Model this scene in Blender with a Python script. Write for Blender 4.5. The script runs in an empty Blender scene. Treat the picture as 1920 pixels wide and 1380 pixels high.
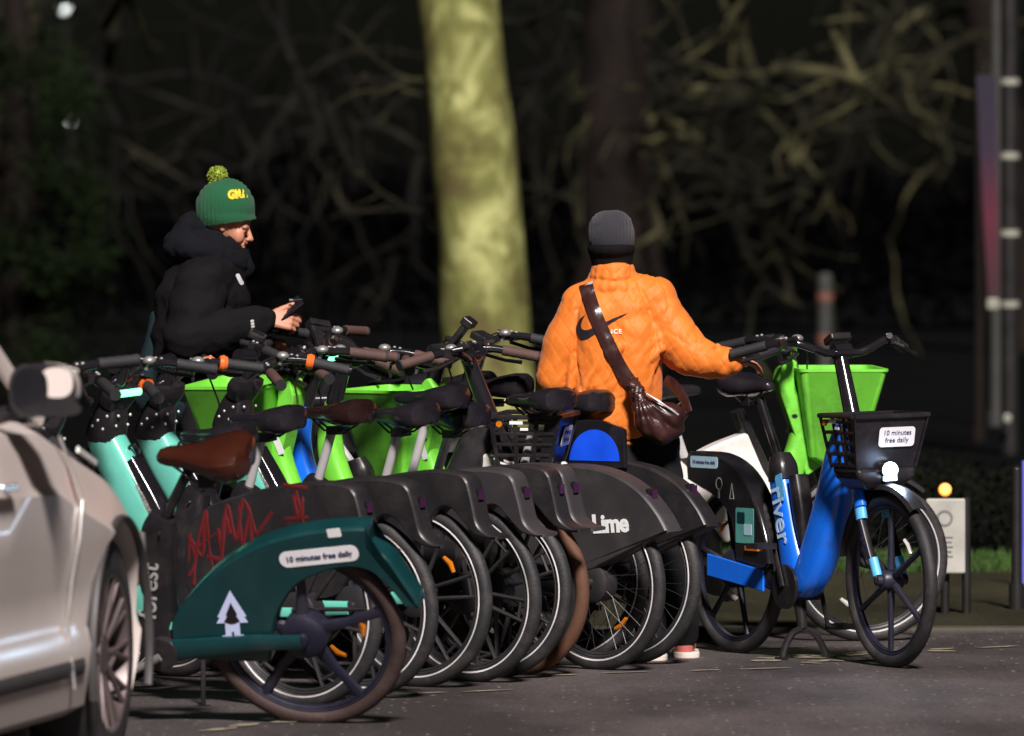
import bpy, bmesh, math, random
from mathutils import Vector, Matrix, noise
from mathutils.bvhtree import BVHTree
PI = math.pi
R = math.radians
sc = bpy.context.scene
col = sc.collection
random.seed(7)

# ------------------------------------------------------------------ camera, world, sun, exposure
FPX = 15000.0; HZ = 375.0; CAMH = 1.75            # focal length in photo pixels, horizon row, eye height
cam_d = bpy.data.cameras.new('camera'); cam = bpy.data.objects.new('camera', cam_d); col.objects.link(cam)
cam.location = (0, 0, CAMH); cam.rotation_euler = (R(90), 0, 0)
cam_d.sensor_width = 36; cam_d.lens = FPX * 36 / 1920
cam_d.shift_y = -(690 - HZ) / 1920
cam_d.clip_start = 1; cam_d.clip_end = 2000
cam_d.dof.use_dof = True; cam_d.dof.focus_distance = 29.8; cam_d.dof.aperture_fstop = 4.0
sc.camera = cam
SUN_EL, SUN_AZ = R(40), R(9)                       # azimuth: to the right of the camera's back
w = bpy.data.worlds.new('World'); sc.world = w; w.use_nodes = True
nt = w.node_tree
sky = nt.nodes.new('ShaderNodeTexSky'); sky.sky_type = 'NISHITA'; sky.sun_disc = False
sky.sun_elevation = SUN_EL; sky.sun_rotation = R(180) - SUN_AZ
nt.links.new(sky.outputs[0], nt.nodes['Background'].inputs[0])
nt.nodes['Background'].inputs[1].default_value = 0.0008
sd = bpy.data.lights.new('sun', 'SUN'); sun = bpy.data.objects.new('sun', sd); col.objects.link(sun)
sd.energy = 4.9; sd.angle = R(7); sd.color = (1.0, 0.93, 0.90)
sdir = Vector((math.sin(SUN_AZ) * math.cos(SUN_EL), -math.cos(SUN_AZ) * math.cos(SUN_EL), math.sin(SUN_EL)))
sun.rotation_euler = sdir.to_track_quat('Z', 'Y').to_euler()
sun.location = sdir * 30
sc.view_settings.view_transform = 'Standard'; sc.view_settings.look = 'None'
sc.view_settings.gamma = 1; sc.view_settings.exposure = 0.35; sc.view_settings.use_curve_mapping = False

def P(u, v, D):
    return Vector(((u - 960) * D / FPX, D, CAMH - (v - HZ) * D / FPX))
def G(u, D, z=0.0):
    return Vector(((u - 960) * D / FPX, D, z))

# ------------------------------------------------------------------ materials
MATS = {}
def mat(name, c, rough=0.5, metal=0.0, var=0.15, vscale=8.0, bump=0.0, bscale=60.0, coat=0.0, emis=None, estr=0, sheen=0.0, dirt=None, dirt_amt=0.0, dscale=5.0, spec=0.5, trans=0.0, alpha=None):
    if name in MATS: return MATS[name]
    m = bpy.data.materials.new(name); m.use_nodes = True
    n = m.node_tree.nodes; l = m.node_tree.links
    b = n['Principled BSDF']
    b.inputs['Roughness'].default_value = rough; b.inputs['Metallic'].default_value = metal
    b.inputs['Coat Weight'].default_value = coat; b.inputs['Coat Roughness'].default_value = 0.12
    b.inputs['Sheen Weight'].default_value = sheen
    b.inputs['Specular IOR Level'].default_value = spec
    b.inputs['Transmission Weight'].default_value = trans
    tc = n.new('ShaderNodeTexCoord')
    nz = n.new('ShaderNodeTexNoise'); nz.inputs['Scale'].default_value = vscale; nz.inputs['Detail'].default_value = 6
    l.new(tc.outputs['Object'], nz.inputs['Vector'])
    rmp = n.new('ShaderNodeMapRange'); rmp.inputs[1].default_value = 0.3; rmp.inputs[2].default_value = 0.7
    rmp.inputs[3].default_value = 1 - var; rmp.inputs[4].default_value = 1 + var
    l.new(nz.outputs['Fac'], rmp.inputs[0])
    mx = n.new('ShaderNodeMix'); mx.data_type = 'RGBA'; mx.blend_type = 'MULTIPLY'; mx.inputs[0].default_value = 1
    mx.inputs[6].default_value = (*c, 1); l.new(rmp.outputs[0], mx.inputs[7])
    out = mx.outputs[2]
    if dirt:
        n2 = n.new('ShaderNodeTexNoise'); n2.inputs['Scale'].default_value = dscale; n2.inputs['Detail'].default_value = 10; n2.inputs['Roughness'].default_value = 0.7
        l.new(tc.outputs['Object'], n2.inputs['Vector'])
        r2 = n.new('ShaderNodeMapRange'); r2.inputs[1].default_value = 0.48; r2.inputs[2].default_value = 0.72; r2.inputs[4].default_value = dirt_amt
        l.new(n2.outputs['Fac'], r2.inputs[0])
        m2 = n.new('ShaderNodeMix'); m2.data_type = 'RGBA'; l.new(r2.outputs[0], m2.inputs[0]); l.new(out, m2.inputs[6]); m2.inputs[7].default_value = (*dirt, 1)
        out = m2.outputs[2]
    l.new(out, b.inputs['Base Color'])
    rr = n.new('ShaderNodeMapRange'); rr.inputs[3].default_value = max(0.03, rough - 0.1); rr.inputs[4].default_value = min(1, rough + 0.12)
    l.new(nz.outputs['Fac'], rr.inputs[0]); l.new(rr.outputs[0], b.inputs['Roughness'])
    if bump > 0:
        n3 = n.new('ShaderNodeTexNoise'); n3.inputs['Scale'].default_value = bscale; n3.inputs['Detail'].default_value = 5
        l.new(tc.outputs['Object'], n3.inputs['Vector'])
        bp = n.new('ShaderNodeBump'); bp.inputs['Strength'].default_value = bump; bp.inputs['Distance'].default_value = 0.01
        l.new(n3.outputs['Fac'], bp.inputs['Height']); l.new(bp.outputs[0], b.inputs['Normal'])
    if emis:
        b.inputs['Emission Color'].default_value = (*emis, 1); b.inputs['Emission Strength'].default_value = estr
    MATS[name] = m
    return m
DUST = (0.16, 0.13, 0.11)
M_BLACK = mat('black_plastic', (0.014, 0.0125, 0.015), 0.30, dirt=DUST, dirt_amt=0.16, dscale=9)
M_GLOSS = mat('gloss_black_paint', (0.012, 0.011, 0.014), 0.16, coat=0.6, dirt=DUST, dirt_amt=0.06)
M_SKIRT = mat('matt_grey_black_skirt', (0.0165, 0.0150, 0.0170), 0.40, dirt=DUST, dirt_amt=0.12, dscale=6, bump=0.05, bscale=200)
M_SKIRT2 = mat('dusty_grey_skirt', (0.040, 0.035, 0.038), 0.46, dirt=(0.10, 0.085, 0.08), dirt_amt=0.35, dscale=4, bump=0.06, bscale=200)
M_TYRE = mat('black_rubber', (0.019, 0.018, 0.020), 0.6, bump=0.25, bscale=160, dirt=DUST, dirt_amt=0.3, dscale=10)
M_TYREBR = mat('brown_dusty_rubber', (0.12, 0.052, 0.028), 0.75, bump=0.25, bscale=160, dirt=(0.05, 0.03, 0.02), dirt_amt=0.7)
M_TYREDR = mat('dull_maroon_rubber', (0.042, 0.022, 0.020), 0.7, bump=0.25, bscale=160, dirt=DUST, dirt_amt=0.3)
M_RIM = mat('dark_alloy', (0.035, 0.033, 0.036), 0.35, metal=0.3, dirt=DUST, dirt_amt=0.2)
M_RIMNAVY = mat('navy_black_alloy', (0.018, 0.018, 0.035), 0.38, metal=0.2, dirt=DUST, dirt_amt=0.15)
M_SILVER = mat('brushed_silver', (0.55, 0.53, 0.53), 0.28, metal=0.25)
M_STEEL = mat('dull_steel', (0.35, 0.34, 0.33), 0.4, metal=0.6)
M_TEAL = mat('mint_teal_paint', (0.14, 0.55, 0.44), 0.33, coat=0.3, var=0.06, dirt=(0.12, 0.18, 0.16), dirt_amt=0.3, dscale=7)
M_DGREEN = mat('dark_bottle_green_paint', (0.004, 0.036, 0.040), 0.35, coat=0.4, var=0.12, dirt=(0.02, 0.045, 0.045), dirt_amt=0.5, dscale=4)
M_LIME = mat('lime_green_plastic', (0.19, 0.68, 0.055), 0.42, var=0.08, dirt=(0.10, 0.26, 0.05), dirt_amt=0.75, dscale=6)
M_BLUE = mat('bright_blue_paint', (0.010, 0.18, 0.98), 0.32, coat=0.4, var=0.06, dirt=(0.02, 0.09, 0.35), dirt_amt=0.6, dscale=8)
M_LBLUE = mat('pale_blue_paint', (0.12, 0.48, 0.86), 0.4)
M_WHITE = mat('white_plastic', (0.80, 0.74, 0.70), 0.4, dirt=(0.35, 0.28, 0.22), dirt_amt=0.35)
M_STICK = mat('white_sticker', (0.78, 0.76, 0.78), 0.45, var=0.04)
M_STICKB = mat('pale_blue_sticker', (0.42, 0.62, 0.72), 0.5, var=0.04)
M_STICKT = mat('teal_sticker', (0.10, 0.36, 0.32), 0.5)
M_INK = mat('dark_ink', (0.03, 0.03, 0.10), 0.6)
M_LETTER = mat('white_letters', (0.85, 0.85, 0.85), 0.5, var=0.03)
M_LETTERG = mat('grey_letters', (0.40, 0.40, 0.38), 0.5, var=0.1)
M_LETTERB = mat('pale_blue_letters', (0.5, 0.72, 0.95), 0.5, var=0.05)
M_LAV = mat('lavender_reflective_logo', (0.62, 0.68, 0.98), 0.5, var=0.03)
M_STRIPE = mat('reflective_stripe', (0.62, 0.60, 0.60), 0.45, var=0.5, vscale=4)
M_SADBL = mat('black_saddle_vinyl', (0.014, 0.012, 0.016), 0.24, bump=0.05, bscale=300, dirt=DUST, dirt_amt=0.08)
M_SADDK = mat('dark_brown_saddle', (0.018, 0.008, 0.007), 0.25, coat=0.2)
M_SADBR = mat('brown_saddle_leather', (0.042, 0.011, 0.006), 0.20, bump=0.06, bscale=300, coat=0.3)
M_GRIPBR = mat('brown_grip_rubber', (0.09, 0.045, 0.038), 0.65, bump=0.4, bscale=300)
M_GRIP = mat('black_grip_rubber', (0.022, 0.021, 0.024), 0.6, bump=0.4, bscale=300)
M_ORANGE = mat('orange_ring', (0.85, 0.16, 0.03), 0.4)
M_AMBER = mat('amber_reflector', (0.52, 0.15, 0.008), 0.2, coat=0.5)
M_REDREF = mat('red_reflector', (0.05, 0.012, 0.05), 0.2, coat=0.5)
M_CLEAR = mat('clear_reflector', (0.75, 0.73, 0.70), 0.15, coat=0.5)
M_LEDG = mat('green_led', (0.1, 0.9, 0.4), 0.4, emis=(0.18, 1.0, 0.42), estr=2.6)
M_HEADL = mat('white_headlamp', (0.9, 0.95, 1), 0.3, emis=(0.62, 0.80, 1.0), estr=9)
M_RED = mat('red_spray_paint', (0.10, 0.004, 0.006), 0.6, var=0.3)
M_BLUEDISC = mat('royal_blue_film', (0.01, 0.09, 0.85), 0.35)
M_REDFR = mat('dull_red_paint', (0.42, 0.05, 0.04), 0.4)

# ------------------------------------------------------------------ mesh builder
class MB:
    def __init__(s): s.v = []; s.f = []
    def add(s, vs, fs):
        o = len(s.v); s.v += [Vector(a) for a in vs]; s.f += [tuple(i + o for i in f) for f in fs]; return s
    def ring_loft(s, rings, cap=True):
        n = len(rings[0]); vs = [p for r in rings for p in r]; fs = []
        for i in range(len(rings) - 1):
            for j in range(n):
                k = (j + 1) % n
                fs.append((i*n+j, i*n+k, (i+1)*n+k, (i+1)*n+j))
        if cap:
            fs.append(tuple(range(n))[::-1]); fs.append(tuple((len(rings)-1)*n + j for j in range(n)))
        return s.add(vs, fs)
    def tube(s, pts, r, seg=10, cap=True, sup=None):
        """r: number or list (or list of (a,b) widths: a across, b in plane)"""
        pts = [Vector(p) for p in pts]; n = len(pts)
        rs = r if isinstance(r, (list, tuple)) and len(r) == n and not (n == 2 and isinstance(r, tuple)) else [r] * n
        t0 = (pts[1] - pts[0]).normalized()
        up = Vector((0, 1, 0)) if abs(t0.y) < 0.9 else Vector((1, 0, 0))
        rings = []
        for i, p in enumerate(pts):
            t = ((pts[min(i+1, n-1)] - pts[i]).normalized() + (pts[i] - pts[max(i-1, 0)]).normalized())
            t = t.normalized() if t.length > 1e-6 else t0
            a = up - t * up.dot(t); a.normalize(); up = a; b = t.cross(a)
            ra, rb = rs[i] if isinstance(rs[i], (tuple, list)) else (rs[i], rs[i])
            ring = []
            for k in range(seg):
                th = 2*PI*k/seg; c, q = math.cos(th), math.sin(th)
                if sup:
                    e = 2.0/sup; c = math.copysign(abs(c)**e, c); q = math.copysign(abs(q)**e, q)
                ring.append(p + a*ra*c + b*rb*q)
            rings.append(ring)
        return s.ring_loft(rings, cap)
    def box(s, c, d, M=None):
        c = Vector(c); h = Vector(d) / 2
        vs = [Vector((x*h.x, y*h.y, z*h.z)) for x in (-1, 1) for y in (-1, 1) for z in (-1, 1)]
        vs = [c + (M @ a if M else a) for a in vs]
        return s.add(vs, [(0,1,3,2),(4,6,7,5),(0,4,5,1),(2,3,7,6),(0,2,6,4),(1,5,7,3)])
    def torus(s, c, Rr, r, seg=56, sec=12, ry=None, axis='y', a0=0, a1=2*PI):
        full = abs(a1 - a0 - 2*PI) < 1e-6; c = Vector(c); ry = ry or r
        vs, fs = [], []
        m = seg if full else seg + 1
        for i in range(m):
            a = a0 + (a1-a0)*i/seg
            for j in range(sec):
                b = 2*PI*j/sec; rad = Rr + r*math.cos(b); y = ry*math.sin(b)
                p = (rad*math.cos(a), y, rad*math.sin(a)) if axis == 'y' else (rad*math.cos(a), rad*math.sin(a), y)
                vs.append(c + Vector(p))
        for i in range(seg):
            i2 = (i+1) % m
            for j in range(sec):
                k = (j+1) % sec
                fs.append((i*sec+j, i2*sec+j, i2*sec+k, i*sec+k))
        return s.add(vs, fs)
    def prism(s, outline, y0, y1, ax='y'):
        n = len(outline)
        if ax == 'y': vs = [(x, y0, z) for x, z in outline] + [(x, y1, z) for x, z in outline]
        else: vs = [(x, z, y0) for x, z in outline] + [(x, z, y1) for x, z in outline]
        fs = [tuple(range(n)), tuple(range(2*n-1, n-1, -1))] + [(i, i+n, (i+1) % n + n, (i+1) % n) for i in range(n)]
        return s.add(vs, fs)
    def cyl(s, p0, p1, r, seg=20): return s.tube([p0, p1], [r, r], seg)
    def sphere(s, c, r, seg=16, rings=10, M=None):
        c = Vector(c); r = Vector(r) if not isinstance(r, (int, float)) else Vector((r, r, r))
        vs, fs = [], []
        for i in range(rings+1):
            ph = PI*i/rings
            for j in range(seg):
                th = 2*PI*j/seg
                q = Vector((r.x*math.sin(ph)*math.cos(th), r.y*math.sin(ph)*math.sin(th), r.z*math.cos(ph)))
                vs.append(c + (M @ q if M else q))
        for i in range(rings):
            for j in range(seg):
                k = (j+1) % seg
                fs.append((i*seg+j, (i+1)*seg+j, (i+1)*seg+k, i*seg+k))
        return s.add(vs, fs)
    def rcone(s, p0, r0, p1, r1, seg=18, rings=6):
        p0 = Vector(p0); p1 = Vector(p1); t = (p1-p0)
        t = t.normalized() if t.length > 1e-6 else Vector((0, 0, 1))
        a = t.orthogonal().normalized(); b = t.cross(a)
        rr = []
        for i in range(rings+1):
            ph = PI/2*(1 - i/rings); rr.append((p0 - t*r0*math.sin(ph), max(r0*math.cos(ph), 1e-4)))
        for i in range(rings+1):
            ph = PI/2*i/rings; rr.append((p1 + t*r1*math.sin(ph), max(r1*math.cos(ph), 1e-4)))
        return s.ring_loft([[c + a*r*math.cos(2*PI*k/seg) + b*r*math.sin(2*PI*k/seg) for k in range(seg)] for c, r in rr])
    def mesh(s, name, m, smooth=True, clean=True):
        me = bpy.data.meshes.new(name)
        me.from_pydata([tuple(a) for a in s.v], [], s.f); me.update()
        bm = bmesh.new(); bm.from_mesh(me)
        if clean: bmesh.ops.remove_doubles(bm, verts=bm.verts, dist=1e-5)
        bmesh.ops.recalc_face_normals(bm, faces=bm.faces); bm.to_mesh(me); bm.free()
        for mm in (m if isinstance(m, (list, tuple)) else [m]): me.materials.append(mm)
        if smooth:
            for p in me.polygons: p.use_smooth = True
            me.set_sharp_from_angle(angle=R(38))
        return me
def link(name, me, parent=None):
    o = bpy.data.objects.new(name, me); col.objects.link(o)
    if parent: o.parent = parent
    return o
def bevel(me_obj, wdt, seg=2, ang=40):
    b = me_obj.modifiers.new('bevel', 'BEVEL'); b.width = wdt; b.segments = seg; b.limit_method = 'ANGLE'; b.angle_limit = R(ang); b.harden_normals = False
    return me_obj
def bake_mods(o):
    dg = bpy.context.evaluated_depsgraph_get(); ev = o.evaluated_get(dg)
    me = bpy.data.meshes.new_from_object(ev); o.modifiers.clear(); o.data = me
    return o
def thing(name, label, cat, loc=(0, 0, 0), rz=0, rx=0, group=None):
    o = bpy.data.objects.new(name, None); col.objects.link(o); o.empty_display_size = 0.2
    o.location = loc; o.rotation_euler = (rx, 0, rz); o['label'] = label; o['category'] = cat
    if group: o['group'] = group
    return o
def tag(o, label=None, cat=None, group=None, kind=None):
    if label: o['label'] = label
    if cat: o['category'] = cat
    if group: o['group'] = group
    if kind: o['kind'] = kind
    return o
def smooth_path(pts, n=6, closed=False):
    pts = [Vector(p) for p in pts]; N = len(pts); out = []
    rng = range(N) if closed else range(N-1)
    for i in rng:
        p0 = pts[(i-1) % N] if closed or i > 0 else pts[0]; p1 = pts[i]; p2 = pts[(i+1) % N]
        p3 = pts[(i+2) % N] if closed or i+2 < N else pts[-1]
        for k in range(n):
            t = k/n
            out.append(0.5*((2*p1) + (p2-p0)*t + (2*p0-5*p1+4*p2-p3)*t*t + (3*p1-p0-3*p2+p3)*t**3))
    if not closed: out.append(pts[-1])
    return out
def outline(segs, n=5):
    """segs: list of polylines; each smoothed on its own, joined into one closed outline"""
    out = []
    for sg in segs:
        pp = smooth_path([Vector((a, b, 0)) for a, b in sg], n) if len(sg) > 2 else [Vector((a, b, 0)) for a, b in sg]
        out += [(p.x, p.y) for p in pp]
    res = []
    for p in out:
        if not res or (abs(p[0]-res[-1][0]) + abs(p[1]-res[-1][1])) > 2e-3: res.append(p)
    return res
TXT = {}
def text_geo(s, size=1.0, extr=0.0, bold=0.0, space=1.0):
    key = (s, size, extr, bold, space)
    if key not in TXT:
        cu = bpy.data.curves.new('t', 'FONT'); cu.body = s; cu.size = size; cu.extrude = extr; cu.offset = bold
        cu.align_x = 'CENTER'; cu.align_y = 'CENTER'; cu.resolution_u = 3; cu.space_character = space
        o = bpy.data.objects.new('t', cu); col.objects.link(o)
        dg = bpy.context.evaluated_depsgraph_get(); me = o.evaluated_get(dg).to_mesh()
        TXT[key] = ([v.co.copy() for v in me.vertices], [tuple(p.vertices) for p in me.polygons])
        bpy.data.objects.remove(o); bpy.data.curves.remove(cu)
    return TXT[key]
def place(geo, org, ex, ey):
    ex = Vector(ex); ey = Vector(ey); ez = ex.normalized().cross(ey.normalized()); org = Vector(org)
    return [org + ex*v.x + ey*v.y + ez*v.z for v in geo[0]], geo[1]
def rrect(wd, ht, r, n=5):
    pts = []
    for cx, cy, a0 in ((wd/2-r, ht/2-r, 0), (-wd/2+r, ht/2-r, PI/2), (-wd/2+r, -ht/2+r, PI), (wd/2-r, -ht/2+r, 1.5*PI)):
        for k in range(n+1): a = a0+PI/2*k/n; pts.append((cx+r*math.cos(a), cy+r*math.sin(a)))
    return pts
def flat_shape(pts, th=0.0015):
    n = len(pts)
    return ([Vector((x, y, 0)) for x, y in pts] + [Vector((x, y, th)) for x, y in pts],
            [tuple(range(n)), tuple(range(2*n-1, n-1, -1))] + [(i, i+n, (i+1) % n+n, (i+1) % n) for i in range(n)])

# ------------------------------------------------------------------ ground
def ground_sheet(name, x0, x1, y0, y1, z, m, nx=1, ny=1):
    mb = MB()
    for i in range(nx):
        for j in range(ny):
            xa, xb = x0+(x1-x0)*i/nx, x0+(x1-x0)*(i+1)/nx; ya, yb = y0+(y1-y0)*j/ny, y0+(y1-y0)*(j+1)/ny
            mb.add([(xa, ya, z), (xb, ya, z), (xb, yb, z), (xa, yb, z)], [(0, 1, 2, 3)])
    return tag(link(name, mb.mesh(name, m, False)), kind='structure')
def asphalt(name, base, spk):
    m = bpy.data.materials.new(name); m.use_nodes = True; n = m.node_tree.nodes; l = m.node_tree.links; b = n['Principled BSDF']
    tc = n.new('ShaderNodeTexCoord')
    def nz(s, d=8, ro=0.6, mp=None):
        a = n.new('ShaderNodeTexNoise'); a.inputs['Scale'].default_value = s; a.inputs['Detail'].default_value = d; a.inputs['Roughness'].default_value = ro
        if mp:
            q = n.new('ShaderNodeMapping'); q.inputs['Scale'].default_value = mp; l.new(tc.outputs['Object'], q.inputs[0]); l.new(q.outputs[0], a.inputs['Vector'])
        else: l.new(tc.outputs['Object'], a.inputs['Vector'])
        return a
    big = nz(0.9, 6, 0.6, (1, .35, 1)); cr = n.new('ShaderNodeValToRGB')
    cr.color_ramp.elements[0].position = .38; cr.color_ramp.elements[0].color = (*[c*0.55 for c in base], 1)
    cr.color_ramp.elements[1].position = .64; cr.color_ramp.elements[1].color = (*[c*1.5 for c in base], 1)
    l.new(big.outputs['Fac'], cr.inputs[0])
    vo = n.new('ShaderNodeTexVoronoi'); vo.inputs['Scale'].default_value = 55; l.new(tc.outputs['Object'], vo.inputs['Vector'])
    lt = n.new('ShaderNodeMapRange'); lt.inputs[1].default_value = 0.0; lt.inputs[2].default_value = 0.5; lt.inputs[3].default_value = 1.5; lt.inputs[4].default_value = 0.75
    l.new(vo.outputs['Distance'], lt.inputs[0])
    mx = n.new('ShaderNodeMix'); mx.data_type = 'RGBA'; mx.blend_type = 'MULTIPLY'; mx.inputs[0].default_value = 1
    l.new(cr.outputs[0], mx.inputs[6]); l.new(lt.outputs[0], mx.inputs[7])
    # pale grit: few random cells
    v2 = n.new('ShaderNodeTexVoronoi'); v2.inputs['Scale'].default_value = 22; l.new(tc.outputs['Object'], v2.inputs['Vector'])
    th = n.new('ShaderNodeMath'); th.operation = 'LESS_THAN'; th.inputs[1].default_value = 0.16; l.new(v2.outputs['Distance'], th.inputs[0])
    sx = n.new('ShaderNodeSeparateColor'); l.new(v2.outputs['Color'], sx.inputs[0])
    t2 = n.new('ShaderNodeMath'); t2.operation = 'GREATER_THAN'; t2.inputs[1].default_value = 0.80; l.new(sx.outputs[0], t2.inputs[0])
    mu = n.new('ShaderNodeMath'); mu.operation = 'MULTIPLY'; l.new(th.outputs[0], mu.inputs[0]); l.new(t2.outputs[0], mu.inputs[1])
    m3 = n.new('ShaderNodeMix'); m3.data_type = 'RGBA'; l.new(mu.outputs[0], m3.inputs[0]); l.new(mx.outputs[2], m3.inputs[6]); m3.inputs[7].default_value = (*spk, 1)
    l.new(m3.outputs[2], b.inputs['Base Color']); b.inputs['Roughness'].default_value = 0.72; b.inputs['Specular IOR Level'].default_value = 0.3
    bn = nz(70, 4); bp = n.new('ShaderNodeBump'); bp.inputs['Strength'].default_value = 0.7; bp.inputs['Distance'].default_value = 0.012
    l.new(bn.outputs['Fac'], bp.inputs['Height']); l.new(bp.outputs[0], b.inputs['Normal'])
    return m
M_ROAD = asphalt('worn_asphalt', (0.088, 0.073, 0.072), (0.36, 0.32, 0.29))
M_PAVE = asphalt('olive_gravel_path', (0.030, 0.027, 0.011), (0.12, 0.10, 0.05))
M_UNLIT_GROUND = mat('unlit_park_ground', (0.0018, 0.0020, 0.0022), 1.0, var=0.4, vscale=1.0, bump=0.4, bscale=12, spec=0.05)  # near-black colour stands in for park ground that no lamp reaches
M_KERB = mat('kerb_stone', (0.065, 0.055, 0.042), 0.8, bump=0.3, bscale=60, dirt=(0.04, 0.035, 0.025), dirt_amt=0.8)
M_LINE = mat('worn_cream_line', (0.25, 0.21, 0.15), 0.8, var=0.5, vscale=12, bump=0.3, bscale=60)
ground_sheet('ground', -400, 400, -40, 900, 0.0, M_UNLIT_GROUND)
ground_sheet('road', -60, 60, -20, 32.3, 0.004, M_ROAD)
ground_sheet('path', -60, 60, 32.46, 37.4, 0.012, M_PAVE)
mb = MB(); mb.box((0, 32.38, 0.008), (120, 0.15, 0.03)); bevel(tag(link('kerb', mb.mesh('kerb', M_KERB, False)), kind='structure'), 0.01)
# worn markings
random.seed(11)
def worn_patch(u0, v0, u1, v1, th, n, seedv):
    """ragged remains of a painted line lying on the asphalt between two photo points of the road"""
    random.seed(seedv); mb = MB()
    def gp(u, v): D = CAMH*FPX/(v-HZ); return G(u, D, 0.008)
    a, b = gp(u0, v0), gp(u1, v1); d = (b-a); L = d.length; d.normalize(); pz = Vector((-d.y, d.x, 0))
    t = 0
    while t < L:
        ln = random.uniform(.04, .22)*n; wv = th*random.uniform(.35, 1)
        c = a + d*(t+ln/2) + pz*random.uniform(-.3, .3)*th; k = 10; pts = []
        for i in range(k):
            an = 2*PI*i/k; q = random.uniform(.65, 1.1)
            pts.append(c + d*math.cos(an)*ln/2*q + pz*math.sin(an)*wv/2*q)
        mb.add(pts, [tuple(range(k))]); t += ln*random.uniform(.85, 1.7)
    return mb
mb = MB()
for i, args in enumerate([(1000, 1270, 1440, 1256, .07, 1.6), (1395, 1243, 1560, 1228, .25, 1.3), (1430, 1236, 1760, 1222, .22, 1.6), (1500, 1246, 1660, 1238, .16, 1.0),
                          (1740, 1222, 1930, 1212, .1, 1.6), (1260, 1222, 1420, 1218, .12, 1.2), (380, 1376, 520, 1358, .12, 1.2), (640, 1310, 960, 1296, .05, 1.4)]):
    w_ = worn_patch(*args, 40+i); mb.add(w_.v, w_.f)
tag(link('road_marking', mb.mesh('road_marking', M_LINE, False)), kind='structure')
# grass: blades near, one object
M_GRASS = mat('lit_grass', (0.028, 0.070, 0.005), 0.8, var=0.3, vscale=3)
random.seed(5); mb = MB()
for i in range(14000):
    x = random.uniform(-3.5, 3.2); y = random.uniform(37.5, 39.4); h = random.uniform(.02, .06); a = random.uniform(0, PI); d = Vector((math.cos(a), math.sin(a), 0))*.006
    p = Vector((x, y, 0)); tip = p + Vector((random.uniform(-.02, .02), random.uniform(-.02, .02), h))
    mb.add([p-d, p+d, tip], [(0, 1, 2)])
tag(link('grass', mb.mesh('grass', M_GRASS, False, False)), 'short bright green verge grass beyond the olive path', 'grass', kind='stuff')

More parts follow.
